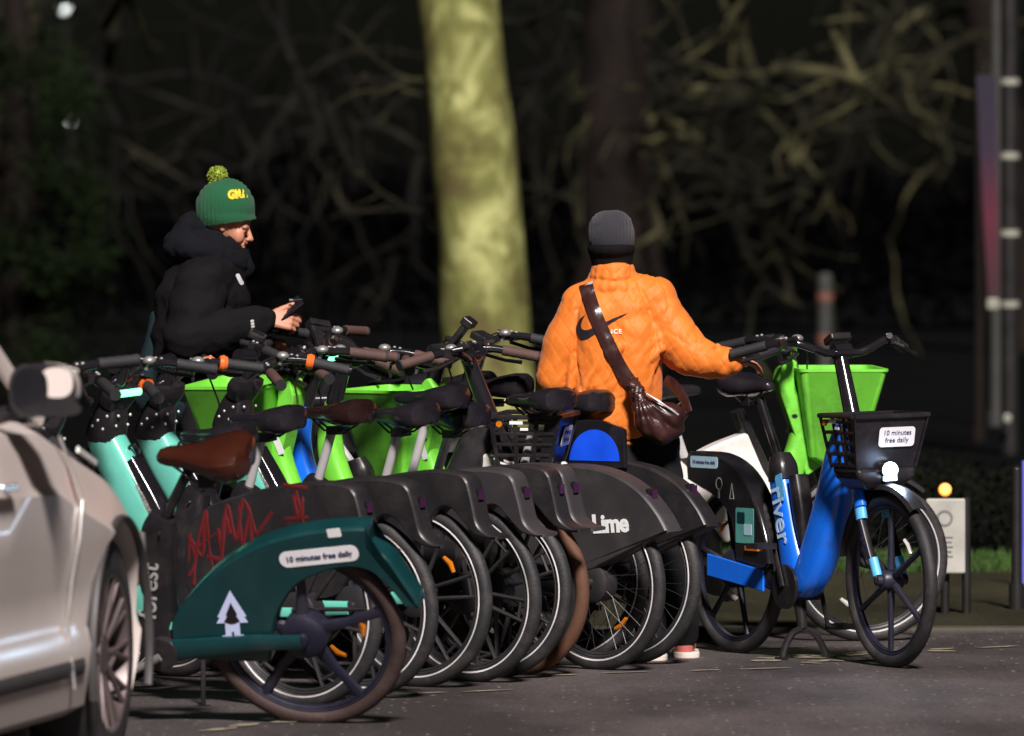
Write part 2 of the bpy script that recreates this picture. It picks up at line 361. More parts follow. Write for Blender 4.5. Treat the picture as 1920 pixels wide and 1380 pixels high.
# ------------------------------------------------------------------ bikes
RW = 0.33
XF = 1.10
AX0, AX1 = Vector((0.735, 0, 1.19)), Vector((0.94, 0, 0.62))     # steering axis
def steer_matrix(a):
    ax = (AX0-AX1).normalized()
    return Matrix.Translation(AX1) @ Matrix.Rotation(a, 4, ax) @ Matrix.Translation(-AX1)
CACHE = {}
WR_RNG = [0]
def cached(key, fn):
    if key not in CACHE: CACHE[key] = fn()
    return CACHE[key]
def wheel(root, name, x, kind, tyre_m, rim_m, stripe, M=None, motor=False):
    c = Vector((x, 0, RW)); T = Matrix.Translation(c)
    def rim():
        mb = MB(); mb.torus((0, 0, 0), RW-.052, .009, 64, 8, .014)
        mb.torus((0, 0, 0), RW-.062, .006, 64, 8, .011); return mb.mesh('rim', rim_m)
    w_ = link(name, cached(('rim', rim_m.name), rim), root)
    WR_RNG[0] += 1; T = T @ Matrix.Rotation((WR_RNG[0]*1.37) % 6.28 if WR_RNG[0] > 1 else -3.49, 4, 'Y')
    w_.matrix_basis = (M @ T) if M else T
    def tyre():
        mb = MB(); mb.torus((0, 0, 0), RW-.026, .026, 80, 14, .025); return mb.mesh('tyre', tyre_m)
    link('tyre', cached(('tyre', tyre_m.name), tyre), w_)
    if stripe:
        def st():
            mb = MB()
            for sg in (-1, 1): mb.torus((0, sg*.0205, 0), RW-.040, .0035, 80, 6, .0035)
            return mb.mesh('tyre_stripe', M_STRIPE)
        link('tyre_stripe', cached('stripe', st), w_)
    def spk():
        mb = MB(); r1 = RW-.058
        if kind == 'wire':
            n = 32
            for i in range(n):
                a = 2*PI*i/n; b = a + (0.5 if i % 2 else -0.5); y = .03 if i % 4 < 2 else -.03
                mb.tube([(math.cos(b)*.045, y, math.sin(b)*.045), (math.cos(a)*r1, 0, math.sin(a)*r1)], [.0011, .0011], 4)
        elif kind == 'pair':
            for i in range(6):
                a = 2*PI*i/6
                for sg in (-1, 1):
                    b = a + sg*.34; q = a + sg*.15
                    mb.tube([(math.cos(b)*.05, 0, math.sin(b)*.05), (math.cos(q)*r1, 0, math.sin(q)*r1)], [(.012, .008), (.008, .007)], 8)
                mb.tube([(math.cos(a-.15)*(r1-.03), 0, math.sin(a-.15)*(r1-.03)), (math.cos(a+.15)*(r1-.03), 0, math.sin(a+.15)*(r1-.03))], [.006, .006], 6)
        elif kind == 'six':
            for i in range(6):
                a = 2*PI*i/6 + .26
                mb.tube([(math.cos(a)*.04, 0, math.sin(a)*.04), (math.cos(a)*.16, 0, math.sin(a)*.16), (math.cos(a)*r1, 0, math.sin(a)*r1)], [(.016, .015), (.012, .010), (.010, .014)], 8)
        else:
            for i in range(5):
                a = 2*PI*i/5 + .5
                mb.tube([(math.cos(a)*.05, 0, math.sin(a)*.05), (math.cos(a+.12)*.15, 0, math.sin(a+.12)*.15), (math.cos(a+.1)*r1, 0, math.sin(a+.1)*r1)], [(.018, .026), (.014, .016), (.012, .020)], 8)
        return mb.mesh('spokes', rim_m)
    link('spokes', cached(('spk', kind, rim_m.name), spk), w_)
    def hub():
        mb = MB(); rr = .075 if motor else .038; wd = .045
        prof = [(-wd-.02, .012), (-wd-.018, .02), (-wd, .022), (-wd+.002, rr*.8), (-wd+.012, rr), (wd-.012, rr), (wd-.002, rr*.8), (wd, .022), (wd+.018, .02), (wd+.02, .012)]
        mb.ring_loft([[Vector((r*math.cos(2*PI*k/28), y, r*math.sin(2*PI*k/28))) for k in range(28)] for y, r in prof]); return mb.mesh('hub', rim_m)
    link('hub', cached(('hub', motor, rim_m.name), hub), w_)
    if kind != 'wire' or True:
        def rf():
            mb = MB(); mb.tube([(.19*math.cos(-.5-.18), .0, .19*math.sin(-.5-.18)), (.195*math.cos(-.5), 0, .195*math.sin(-.5)), (.19*math.cos(-.5+.18), 0, .19*math.sin(-.5+.18))], [(.008, .007), (.010, .011), (.008, .007)], 8)
            return mb.mesh('reflector', M_AMBER if name == 'rear_wheel' else M_CLEAR)
        o = link('reflector', cached(('rf', name), rf), w_)
    return w_

def sweep2d(mb, pts, ha, hb, seg=18, sup=3.2, n=5):
    """tube through (x,z) points with half widths across (y) and in plane"""
    sm = smooth_path([Vector((p[0], 0, p[1])) for p in pts], n)
    hw = smooth_path([Vector((a, b, 0)) for a, b in zip(ha, hb)], n)
    mb.tube(sm, [(h.x, h.y) for h in hw], seg, True, sup)
    return mb

SKIRT_NOTCH = [[(-.390, .558), (-.345, .568), (-.308, .60), (-.292, .66), (-.277, .72), (-.262, .757), (-.225, .778), (-.12, .787), (.02, .776), (.20, .742), (.36, .69), (.46, .60)],
               [(.46, .60), (.46, .42)], [(.46, .42), (.40, .34), (.20, .34)], [(.20, .34), (.07, .36), (.03, .40), (.0, .46)], [(.0, .46), (-.015, .52), (-.135, .645)],
               [(-.135, .645), (-.165, .655), (-.20, .643), (-.25, .592), (-.29, .560), (-.34, .545), (-.392, .545)]]
SKIRT_ARC = [[(-0.396, 0.443), (-0.395, 0.479), (-0.361, 0.544), (-0.317, 0.624), (-0.257, 0.662)], [(-0.257, 0.662), (-0.259, 0.731)], [(-0.259, 0.731), (-0.201, 0.731), (-0.067, 0.717), (0.069, 0.681), (0.176, 0.63), (0.269, 0.565), (0.359, 0.472), (0.428, 0.386), (0.436, 0.299)], [(0.436, 0.299), (0.414, 0.257), (0.283, 0.245), (0.119, 0.243)], [(0.119, 0.243), (0.1, 0.318), (0.072, 0.415), (0.002, 0.516), (-0.084, 0.565), (-0.173, 0.588), (-0.251, 0.573), (-0.311, 0.508), (-0.351, 0.447)]]
SKIRT_RIVER = [[(-.30, .66), (-.31, .74), (-.29, .775)], [(-.29, .775), (-.10, .77), (.06, .72), (.18, .62), (.27, .47), (.30, .36)], [(.30, .36), (.24, .33), (.06, .34)],
               [(.06, .34), (.04, .46), (.0, .54), (-.10, .60), (-.2, .63)]]
SKIRT_LIME = [[(-.392, .530), (-.345, .60), (-.26, .68), (-.14, .738), (.0, .765), (.16, .765), (.30, .735), (.38, .66)], [(.38, .66), (.42, .52), (.38, .40)], [(.38, .40), (.14, .38)], [(.14, .38), (.0, .375), (-.05, .392)], [(-.05, .392), (-.392, .530)]]

def stick(root, name, m, shape, org, ex, ey, th=.0015):
    mb = MB(); mb.add(*place(flat_shape(shape, th), org, ex, ey)); return link(name, mb.mesh(name, m, False), root)
def letters(root, name, m, s, size, org, ex, ey, bold=0.0, space=1.0, extr=.0008):
    mb = MB(); mb.add(*place(text_geo(s, size, extr, bold, space), org, ex, ey)); return link(name, mb.mesh(name, m, False, False), root)

def bike(label, loc, rz, kind='forest', lean=0.0, steer=0.0, skirt='notch', skirt_m=None, frame_m=None, saddle_m=None, grip_m=None,
         wheel_kind='pair', tyre_m=None, basket=None, post_m=None, led=True, stripe=True, group='hire bikes packed in the parking bay', ring=False, white=True, basket_dz=0.0,
         holder=False, seat_h=0.0, side=1, rim_m=None, fork_m=None, pedal_a=0.4, bar_drop=0.0):
    skirt_m = skirt_m or M_SKIRT; frame_m = frame_m or M_TEAL; saddle_m = saddle_m or M_SADBL; grip_m = grip_m or M_GRIP
    tyre_m = tyre_m or M_TYRE; post_m = post_m or M_SILVER; rim_m = rim_m or M_RIM; fork_m = fork_m or M_BLACK
    root = thing('hire_bike', label, 'bicycle', loc, rz, lean, group)
    MS = steer_matrix(steer)
    def fr(o): o.matrix_basis = MS; return o
    wheel(root, 'rear_wheel', 0, wheel_kind, tyre_m, rim_m, stripe, motor=True)
    wheel(root, 'front_wheel', XF, wheel_kind, M_TYRE if tyre_m is M_TYREBR else tyre_m, rim_m, stripe, MS)
    # frame
    def frame():
        mb = MB()
        if kind == 'river':
            sweep2d(mb, [(.80, .90), (.745, .76), (.68, .58), (.60, .42), (.53, .32), (.46, .285), (.40, .30)], [.045, .052, .056, .058, .056, .05, .04], [.05, .07, .08, .08, .07, .05, .04])
            sweep2d(mb, [(.44, .33), (.40, .46), (.35, .62), (.325, .70)], [.046, .046, .045, .044], [.075, .06, .055, .05])
        elif kind == 'forest':
            sweep2d(mb, [(.815, .93), (.775, .85), (.66, .66), (.54, .46), (.46, .34)], [.050, .052, .050, .046, .04], [.062, .07, .07, .07, .06])
        elif kind == 'lime':
            sweep2d(mb, [(.80, .99), (.83, .86), (.80, .72), (.70, .52), (.60, .36), (.48, .28)], [.03, .04, .042, .042, .042, .035], [.035, .045, .05, .05, .05, .045])
        return mb.mesh('frame', frame_m)
    fo = link('frame', cached(('frame', kind, frame_m.name), frame), root)
    def seattube():
        mb = MB()
        if kind == 'river':
            sweep2d(mb, [(.335, .68), (.325, .73), (.31, .775)], [.05, .05, .035], [.056, .055, .04])
            sweep2d(mb, [(.44, .70), (.475, .56), (.50, .44)], [.036, .036, .03], [.03, .034, .02])
        elif kind == 'forest':
            sweep2d(mb, [(.50, .30), (.49, .42), (.46, .60), (.44, .70), (.42, .745)], [.046, .046, .044, .042, .03], [.07, .075, .062, .055, .04])
        else:
            sweep2d(mb, [(.46, .28), (.43, .45), (.38, .62), (.355, .74)], [.036, .036, .034, .028], [.05, .05, .045, .03])
        return mb.mesh('seat_tube', M_BLACK)
    st = link('seat_tube', cached(('st', kind), seattube), root)
    if kind == 'lime' and white:
        def wb():
            mb = MB(); o = outline([[(.36, .74), (.46, .79), (.60, .84)], [(.60, .84), (.72, .62)], [(.72, .62), (.64, .48), (.50, .40)], [(.50, .40), (.40, .52)]])
            mb.prism(o, -.048, .048); return mb.mesh('side_cover', M_WHITE, False)
        bevel(link('side_cover', cached('wb', wb), root), .012, 3)
        def bt():
            mb = MB(); sweep2d(mb, [(.56, .92), (.66, .70), (.73, .54)], [.05, .05, .045], [.022, .026, .022]); return mb.mesh('battery', M_BLACK)
        link('battery', cached('btl', bt), root)
    if kind == 'forest':
        def bt():
            mb = MB(); sweep2d(mb, [(.70, .84), (.61, .70), (.53, .56)], [.036, .04, .04], [.030, .034, .030], sup=5)
            mb.torus((.695, 0, .875), .022, .006, 20, 6); return mb.mesh('battery', M_GLOSS)
        bb = link('battery', cached('bt', bt), root)
        def bs():
            mb = MB()
            d = Vector((-.17, 0, -.28)).normalized()
            for sg in (-1, 1):
                mb.tube([Vector((.70, sg*.041, .812)), Vector((.545, sg*.044, .572))], [(.002, .012), (.002, .012)], 6)
            return mb.mesh('battery_rail', M_STEEL)
        link('battery_rail', cached('bs', bs), bb)
        for sg in (1, -1):
            letters(bb, 'battery_lettering', M_LETTERG, 'BATTERY', .026, (.63, sg*.0445, .715), Vector((-.53, 0, -.85))*sg, Vector((.85, 0, -.53))*-1*sg if sg > 0 else Vector((.85, 0, -.53)))
    # saddle post and saddle
    if kind == 'river': p0, p1 = Vector((.32, 0, .73)), Vector((.165, 0, .985+seat_h)); sx = .10
    elif kind == 'forest': p0, p1 = Vector((.44, 0, .70)), Vector((.355, 0, .93+seat_h)); sx = .34
    else: p0, p1 = Vector((.355, 0, .70)), Vector((.27, 0, .95+seat_h)); sx = .26
    def post():
        mb = MB(); mb.tube([p0, p1], [(.017, .017)]*2, 14); mb.torus(tuple(p0+(p1-p0)*.08), .020, .006, 18, 6, axis='z')
        mb.tube([p0+(p1-p0)*.06+Vector((0, .02, 0)), p0+(p1-p0)*.03+Vector((-.01, .055, 0))], [.005, .004], 6)
        return mb.mesh('seat_post', post_m)
    link('seat_post', cached(('post', kind, post_m.name, seat_h), post), root)
    def saddle():
        mb = MB(); rings = []
        prof = [(-.140, .012, .034, .006), (-.136, .062, .060, .014), (-.118, .090, .074, .020), (-.08, .100, .078, .022), (-.03, .088, .066, .022), (.02, .058, .050, .018), (.07, .036, .040, .016), (.115, .028, .036, .012), (.140, .020, .026, .006), (.150, .006, .012, -.002)]
        for x, hy, hz, zc in prof:
            ring = []
            for k in range(24):
                a = 2*PI*k/24; c, q = math.cos(a), math.sin(a)
                y = hy*math.copysign(abs(c)**.8, c); z = zc + (hz*.55*q if q > 0 else hz*1.0*q*(.6+.4*abs(c)))
                ring.append(Vector((x*1.0, y, z+.012*(abs(x-.0)/.14)**2)))
            rings.append(ring)
        mb.ring_loft(rings)
        return mb.mesh('saddle', saddle_m)
    sdl = link('saddle', cached(('saddle', saddle_m.name), saddle), root)
    sdl.location = (sx, 0, p1.z + .035)
    def rails():
        mb = MB()
        for sg in (-1, 1): mb.tube([(-.10, sg*.025, -.012), (-.04, sg*.022, -.045), (.04, sg*.02, -.045), (.10, sg*.012, -.005)], [.004]*4, 6)
        mb.box((.0, 0, -.045), (.05, .06, .03)); return mb.mesh('saddle_rails', M_BLACK)
    link('saddle_rails', cached('rails', rails), sdl)
    # skirt over the rear wheel
    segs = {'notch': SKIRT_NOTCH, 'arc': SKIRT_ARC, 'river': SKIRT_RIVER, 'lime': SKIRT_LIME}[skirt]
    def sk():
        mb = MB(); o = outline(segs, 6); n = len(o)
        # rounded shell: rings from side to side, edges drawn in
        cx = sum(p[0] for p in o)/n; cz = sum(p[1] for p in o)/n
        def inset(d):
            res = []
            area = sum(o[i][0]*o[(i+1) % n][1]-o[(i+1) % n][0]*o[i][1] for i in range(n))
            sgn = 1 if area > 0 else -1
            for i in range(n):
                a, b, c = o[i-1], o[i], o[(i+1) % n]; tx, tz = c[0]-a[0], c[1]-a[1]; L = math.hypot(tx, tz) or 1
                res.append((b[0]-sgn*tz/L*d, b[1]+sgn*tx/L*d))
            return res
        hw = .047
        rings = []
        for y, d in ((-hw, .009), (-hw+.004, .0045), (-hw+.010, .001), (-hw+.018, 0), (hw-.018, 0), (hw-.010, .001), (hw-.004, .0045), (hw, .009)):
            rings.append([Vector((p[0], y*(1 if p[0] < .3 else 1), p[1])) for p in inset(d)])
        mb.ring_loft(rings); return mb.mesh('rear_mudguard', skirt_m)
    skb = link('rear_mudguard', cached(('skirt', skirt, skirt_m.name), sk), root)
    def tl():
        mb = MB(); bx = {'notch': (-.280, .70), 'arc': (-.24, .665), 'river': (-.315, .72), 'lime': (-.285, .665)}[skirt]
        mb.box((bx[0]+.008, 0, bx[1]), (.022, .036, .045)); return mb.mesh('rear_light', M_BLACK, False)
    rl = bevel(link('rear_light', cached(('tl', skirt), tl), skb), .006, 2)
    def tl2():
        mb = MB(); bx = {'notch': (-.300, .70), 'arc': (-.256, .665), 'river': (-.336, .72), 'lime': (-.303, .665)}[skirt]
        mb.box((bx[0]+.006, 0, bx[1]), (.006, .028, .034)); return mb.mesh('rear_lens', M_REDREF, False)
    link('rear_lens', cached(('tl2', skirt), tl2), skb)
    # swing arm, crank, chain case, pedals, kickstand
    arm_m = {'arc': M_DGREEN, 'river': M_BLACK}.get(skirt, M_TEAL if kind == 'forest' else M_BLACK)
    def arm():
        mb = MB()
        for sg in (-1, 1): mb.tube([(0, sg*.062, RW), (.15, sg*.062, RW-.005), (.36, sg*.058, RW-.03), (.47, sg*.045, .28)], [(.010, .024), (.011, .028), (.012, .034), (.012, .04)], 10, True, 3)
        return mb.mesh('swing_arm', arm_m)
    link('swing_arm', cached(('arm', arm_m.name), arm), root)
    if kind == 'river':
        def pl():
            mb = MB(); mb.prism([(-.10, .30), (.31, .255), (.31, .335), (-.10, .385)], -.078, -.069); return mb.mesh('chain_case', M_BLUE, False)
        bevel(link('chain_case', cached('pl', pl), root), .003)
    bbx = .47 if kind == 'forest' else .46
    def crank():
        mb = MB(); c = Vector((bbx, 0, .28))
        mb.cyl(c+Vector((0, -.07, 0)), c+Vector((0, .07, 0)), .055, 24)
        mb.cyl(c+Vector((0, -.078, 0)), c+Vector((0, -.064, 0)), .085, 28)
        return mb.mesh('bottom_bracket', M_BLACK)
    link('bottom_bracket', cached(('crank', bbx), crank), root)
    for sg, a in ((1, pedal_a), (-1, pedal_a+PI)):
        def ca():
            mb = MB(); c = Vector((bbx, sg*.085, .28)); e = c + Vector((math.cos(a), 0, math.sin(a)))*.165
            mb.tube([c, e], [(.008, .014), (.007, .011)], 10); return mb.mesh('crank_arm', M_STEEL if kind != 'river' else M_BLACK)
        ck = link('crank_arm', cached(('ca', sg, a, bbx, kind == 'river'), ca), root)
        def pd():
            mb = MB(); e = Vector((bbx, sg*.085, .28)) + Vector((math.cos(a), 0, math.sin(a)))*.165
            mb.cyl(e, e+Vector((0, sg*.10, 0)), .008, 8)
            for dx in (-.03, .03): mb.box(e+Vector((dx, sg*.055, 0)), (.018, .09, .022))
            for dy in (.012, .098): mb.box(e+Vector((0, sg*dy, 0)), (.06, .008, .02))
            return mb.mesh('pedal', M_BLACK, False)
        pe = link('pedal', cached(('pd', sg, a, bbx), pd), ck)
    def ks():
        mb = MB()
        if kind == 'river':
            mb.tube([(.44, 0, .26), (.46, 0, .18), (.47, 0, .12)], [(.03, .03), (.022, .022), (.02, .02)], 10)
            for sg in (-1, 1):
                mb.tube(smooth_path([(.47, 0, .12), (.475, sg*.05, .10), (.48, sg*.085, .05), (.485, sg*.10, .008)], 4), [.014]*13, 8)
                mb.box((.49, sg*.105, .008), (.05, .03, .015))
        else:
            mb.tube([(.40, .04, .27), (.36, .09, .15), (.33, .14+.10*math.tan(lean if lean > 0 else 0), .01)], [.010, .009, .009], 8); mb.box((.33, .145, .008), (.045, .035, .012))
        return mb.mesh('kickstand', M_BLACK)
    if lean > R(-15): link('kickstand', cached(('ks', kind), ks), root)
    # front: fork, mudguard, stem, bars
    def fork():
        mb = MB()
        for sg in (-1, 1): mb.tube(smooth_path([(.935, sg*.012, .66), (.945, sg*.045, .665), (.965, sg*.056, .60), (1.03, sg*.056, .46), (XF, sg*.052, RW-.01)], 4), [(.017, .022)]*9+[(.015, .018)]*8, 10)
        return mb.mesh('fork', fork_m)
    fk = fr(link('fork', cached(('fork', fork_m.name), fork), root))
    if kind == 'river':
        for sg in (-1, 1):
          for q in (0, 1):
            mb = MB()
            if q == 0:
                mb.tube([(.958, sg*.0565, .655), (.985, sg*.0565, .555)], [(.021, .027)]*2, 12)
            else: mb.tube([(1.062, sg*.0545, .41), (1.092, sg*.053, .345)], [(.018, .021)]*2, 12)
            link('fork_band', mb.mesh('fork_band', M_LBLUE), fk)
        def ft2():
            mb = MB(); mb.tube([(.93, -.03, .70), (.955, -.055, .665), (.98, -.058, .60)], [(.022, .03)]*3, 12); mb.tube([(.93, .03, .70), (.955, .055, .665), (.98, .058, .60)], [(.022, .03)]*3, 12)
            return mb.mesh('fork_shoulder', M_BLUE)
        link('fork_shoulder', cached('ft2', ft2), fk)
    def mg():
        mb = MB(); rings = []
        for i in range(19):
            a = R(50 + 118*i/18); rr = RW + .022
            rings.append([Vector((XF + (rr+dz)*math.cos(a), y, RW+(rr+dz)*math.sin(a))) for y, dz in ((-.036, -.012), (-.028, .004), (0, .011), (.028, .004), (.036, -.012), (.026, 0), (0, .006), (-.026, 0))])
        mb.ring_loft(rings); return mb.mesh('front_mudguard', M_SKIRT)
    fr(link('front_mudguard', cached('mg', mg), root))
    tm = M_GLOSS
    def stem():
        mb = MB()
        mb.tube([AX1, AX1+(AX0-AX1)*.45], [(.040, .040), (.036, .036)], 18)
        mb.tube([AX1+(AX0-AX1)*.40, AX0-Vector((0, 0, .02))], [(.033, .036), (.027, .029)], 16)
        mb.cyl(AX0+Vector((.012, -.035, -.01)), AX0+Vector((.012, .035, -.01)), .030, 18)
        return mb.mesh('stem', tm)
    sm = fr(link('stem', cached('stem', stem), root))
    BP = [Vector(p) for p in ((.75, 0, 1.18-bar_drop), (.76, .06, 1.172-bar_drop), (.765, .12, 1.19-bar_drop), (.74, .19, 1.215-bar_drop), (.69, .25, 1.215-bar_drop), (.625, .315, 1.195-bar_drop), (.575, .36, 1.18-bar_drop))]
    def bars():
        mb = MB()
        full = [Vector((p.x, -p.y, p.z)) for p in BP[::-1]][:-1] + BP
        sp = smooth_path(full, 5); mb.tube(sp, [.0155]*len(sp), 12)
        return mb.mesh('handlebar', tm)
    hb = fr(link('handlebar', cached(('bars', bar_drop), bars), root))
    for sg in (-1, 1):
        F = lambda p: Vector((p[0], p[1]*sg, p[2]-bar_drop))
        gm = M_ORANGE if False else grip_m
        def grip():
            mb = MB(); a, b = F((.665, .275, 1.208)), F((.568, .366, 1.178))
            N = 9; mb.tube([a+(b-a)*i/N for i in range(N+1)], [.019 + (.0015 if i % 2 else 0) for i in range(N+1)], 14)
            return mb.mesh('grip', gm)
        g = link('grip', cached(('grip', sg, gm.name, bar_drop), grip), hb)
        def gend():
            mb = MB(); a, b = F((.568, .366, 1.178)), F((.562, .372, 1.176)); mb.cyl(a, b, .021, 16); return mb.mesh('grip_cap', M_GRIP if not ring else M_GLOSS)
        link('grip_cap', cached(('gend', sg, ring, bar_drop), gend), g)
        if ring:
            def gr():
                mb = MB(); a, b = F((.682, .262, 1.212)), F((.662, .28, 1.207)); mb.tube([a, a+(b-a)*.5, b], [.025, .030, .025], 18); return mb.mesh('grip_ring', M_ORANGE)
            link('grip_ring', cached(('gr', sg, bar_drop), gr), g)
        def lever():
            mb = MB(); mb.box(F((.715, .235, 1.215)), (.035, .03, .032))
            mb.tube([F(p) for p in ((.725, .235, 1.205), (.745, .27, 1.19), (.70, .33, 1.165), (.655, .375, 1.155))], [(.007, .007), (.008, .006), (.007, .005), (.009, .006)], 8)
            mb.cyl(F((.73, .215, 1.225)), F((.765, .20, 1.232)), .012, 10)
            return mb.mesh('brake_lever', M_BLACK)
        link('brake_lever', cached(('lev', sg, bar_drop), lever), hb)
        def bolt():
            mb = MB()
            for q in ((.70, .232, 1.232), (.715, .218, 1.236)): mb.sphere(F(q), (.006, .006, .004), 8, 5)
            return mb.mesh('clamp_bolts', M_SILVER)
        link('clamp_bolts', cached(('bolt', sg, bar_drop), bolt), hb)
        def cable():
            mb = MB(); pts = smooth_path([F((.765, .20, 1.232)), F((.81, .15, 1.20)), F((.83, .08, 1.12)), F((.84, .03, 1.02)), Vector((.88, .02*sg, .80))], 6)
            mb.tube(pts, [.0035]*len(pts), 6); return mb.mesh('brake_cable', M_BLACK)
        if kind != 'river': link('brake_cable', cached(('cab', sg, bar_drop), cable), hb)
    def bell():
        mb = MB(); mb.sphere((.715, -.17, 1.232-bar_drop), (.024, .024, .016), 14, 8); mb.cyl((.73, -.17, 1.20-bar_drop), (.72, -.17, 1.225-bar_drop), .008, 8); return mb.mesh('bell', M_STEEL)
    link('bell', cached(('bell', bar_drop), bell), hb)
    if kind == 'forest':
        def cl():
            mb = MB(); sweep2d(mb, [(.775, 1.035), (.79, .99), (.81, .93), (.815, .905)], [.048, .054, .054, .05], [.04, .055, .066, .064], sup=4); return mb.mesh('head_cover', M_BLACK)
        hc = link('head_cover', cached('cl', cl), root)
        def rv():
            mb = MB()
            for sg in (-1, 1):
                for z, x in ((1.0, .765), (.985, .805), (.955, .785), (.965, .83)): mb.sphere((x, sg*.053, z), (.006, .004, .006), 8, 5)
            for y in (-.035, .035):
                for z, x in ((1.0, .728), (.965, .74)): mb.sphere((x, y, z), (.005, .006, .006), 8, 5)
            return mb
        if 'rvd' not in CACHE:
            a_ = MB(); sweep2d(a_, [(.775, 1.035), (.79, .99), (.81, .93), (.815, .905)], [.048, .054, .054, .05], [.04, .055, .066, .064], sup=4); nf = len(a_.f); b_ = rv(); a_.add(b_.v, b_.f)
            me = a_.mesh('head_cover', [M_BLACK, M_SILVER], clean=False)
            for p in me.polygons[nf:]: p.material_index = 1
            CACHE['rvd'] = me
        hc.data = CACHE['rvd']
        def ds():
            mb = MB(); sweep2d(mb, [(.735, 1.10), (.75, 1.07), (.77, 1.03)], [.085, .085, .06], [.022, .032, .03], sup=4); return mb.mesh('display', M_BLACK)
        dd = link('display', cached('ds', ds), root)
        # cradle tube that loops from the head over to the bars
        def lp():
            mb = MB()
            for sg in (-1, 1):
                pts = smooth_path([(.80, sg*.05, 1.0), (.77, sg*.09, 1.085), (.70, sg*.13, 1.105), (.60, sg*.17, 1.09), (.50, sg*.20, 1.065)], 6); mb.tube(pts, [.010]*len(pts), 10)
            pts = [(.50, -.20, 1.065), (.485, 0, 1.06), (.50, .20, 1.065)]; pts = smooth_path(pts, 6); 
            return mb.mesh('phone_rail', M_GLOSS)
        if led:
            def le():
                mb = MB(); mb.tube([(.716, -.078, 1.078), (.716, .078, 1.078)], [(.011, .0125)]*2, 12); return mb.mesh('display_light', M_LEDG)
            link('display_light', cached('le', le), dd)
    else:
        def ds():
            mb = MB(); mb.box((.72, 0, 1.225-bar_drop), (.07, .09, .03), Matrix.Rotation(R(-25), 3, 'Y')); return mb.mesh('display', M_BLACK, False)
        dd = fr(bevel(link('display', cached(('ds', bar_drop), ds), root), .008, 3))
        if led:
            def le():
                mb = MB(); mb.box((.683, 0, 1.214-bar_drop), (.008, .082, .020), Matrix.Rotation(R(-25), 3, 'Y')); return mb.mesh('display_light', M_LEDG, False)
            link('display_light', cached(('le', bar_drop), le), dd)
    if holder:
        hd = bar_drop + .035
        def ph():
            mb = MB(); Mx = Matrix.Rotation(R(-52), 3, 'Y')
            mb.box((.70, .0, 1.30-hd), (.15, .085, .022), Mx); mb.box((.745, 0, 1.355-hd), (.03, .095, .045), Mx); mb.box((.655, 0, 1.245-hd), (.02, .095, .04), Mx)
            mb.tube([(.745, 0, 1.18), (.735, 0, 1.24-hd*.7), (.71, 0, 1.28-hd)], [.012]*3, 8); return mb.mesh('phone_holder', M_BLACK, False)
        fr(bevel(link('phone_holder', cached(('ph', bar_drop), ph), root), .005, 2))
    if basket == 'black':
        bx0, bx1, z0, z1 = .86, 1.125, .75, .945; hw0, hw1 = .125, .158
        def bk():
            mb = MB(); t = .012
            def pt(fx, fy, fz):
                w_ = hw0 + (hw1-hw0)*fz; xa = bx0+.025*(1-fz); xb = bx1-.05*(1-fz)
                return Vector((xa+(xb-xa)*fx, w_*fy, z0+(z1-z0)*fz))
            # rim
            for th, zz in ((.013, 1.0),):
                cs = [pt(0, -1, zz), pt(1, -1, zz), pt(1, 1, zz), pt(0, 1, zz), pt(0, -1, zz)]
                for a, b in zip(cs, cs[1:]): mb.tube([a, b], [(th, th*.7)]*2, 8, True, 4)
            # slatted sides
            for sg in (-1, 1):
                for k in range(5):
                    f = .05+k*.21; mb.tube([pt(0, sg, f), pt(1, sg, f)], [(.004, .0065)]*2, 6, True, 4)
                for fx in (0, .36, .68, 1): mb.tube([pt(fx, sg, 0), pt(fx, sg, 1)], [(.004, .009)]*2, 6, True, 4)
            for k in range(5):
                f = .05+k*.21; mb.tube([pt(0, -1, f), pt(0, 1, f)], [(.004, .0065)]*2, 6, True, 4)
            for fy in (-.5, 0, .5): mb.tube([pt(0, fy, 0), pt(0, fy, 1)], [(.004, .009)]*2, 6, True, 4)
            for fx in (.1, .3, .5, .7, .9): mb.tube([pt(fx, -1, 0), pt(fx, 1, 0)], [(.008, .004)]*2, 6)
            # solid front face and lower front bowl
            q = [pt(1, -1, 0), pt(1, 1, 0), pt(1, 1, 1), pt(1, -1, 1)]
            mb.add(q + [p+Vector((-.008, 0, 0)) for p in q], [(0, 1, 2, 3), (7, 6, 5, 4), (0, 4, 5, 1), (1, 5, 6, 2), (2, 6, 7, 3), (3, 7, 4, 0)])
            for sg in (-1, 1):
                q = [pt(.80, sg, 0), pt(1, sg, 0), pt(1, sg, 1), pt(.80, sg, 1)]
                mb.add(q + [p+Vector((0, -sg*.006, 0)) for p in q], [(0, 1, 2, 3), (7, 6, 5, 4), (0, 4, 5, 1), (1, 5, 6, 2), (2, 6, 7, 3), (3, 7, 4, 0)])
            return mb.mesh('basket', M_BLACK)
        b_ = fr(link('basket', cached('bkb', bk), root))
        def bwl():
            mb = MB()
            mb.ring_loft([[Vector((x, y, z)) for x, y in rr] for z, rr in (
                (.75, [(.885, -.132), (1.085, -.132), (1.085, .132), (.885, .132)]),
                (.71, [(.89, -.115), (1.09, -.12), (1.09, .12), (.89, .115)]),
                (.665, [(.90, -.07), (1.05, -.07), (1.05, .07), (.90, .07)]))]); return mb.mesh('basket_base', M_BLACK, False)
        bevel(link('basket_base', cached('bwl', bwl), b_), .015, 3)
        ex, ey = Vector((0, 1, 0)), Vector((.238, 0, .97)).normalized()
        stick(b_, 'sticker', M_STICK, rrect(.152, .076, .014), (1.1115, .03, .865), ex, ey, .0015)
        mb = MB()
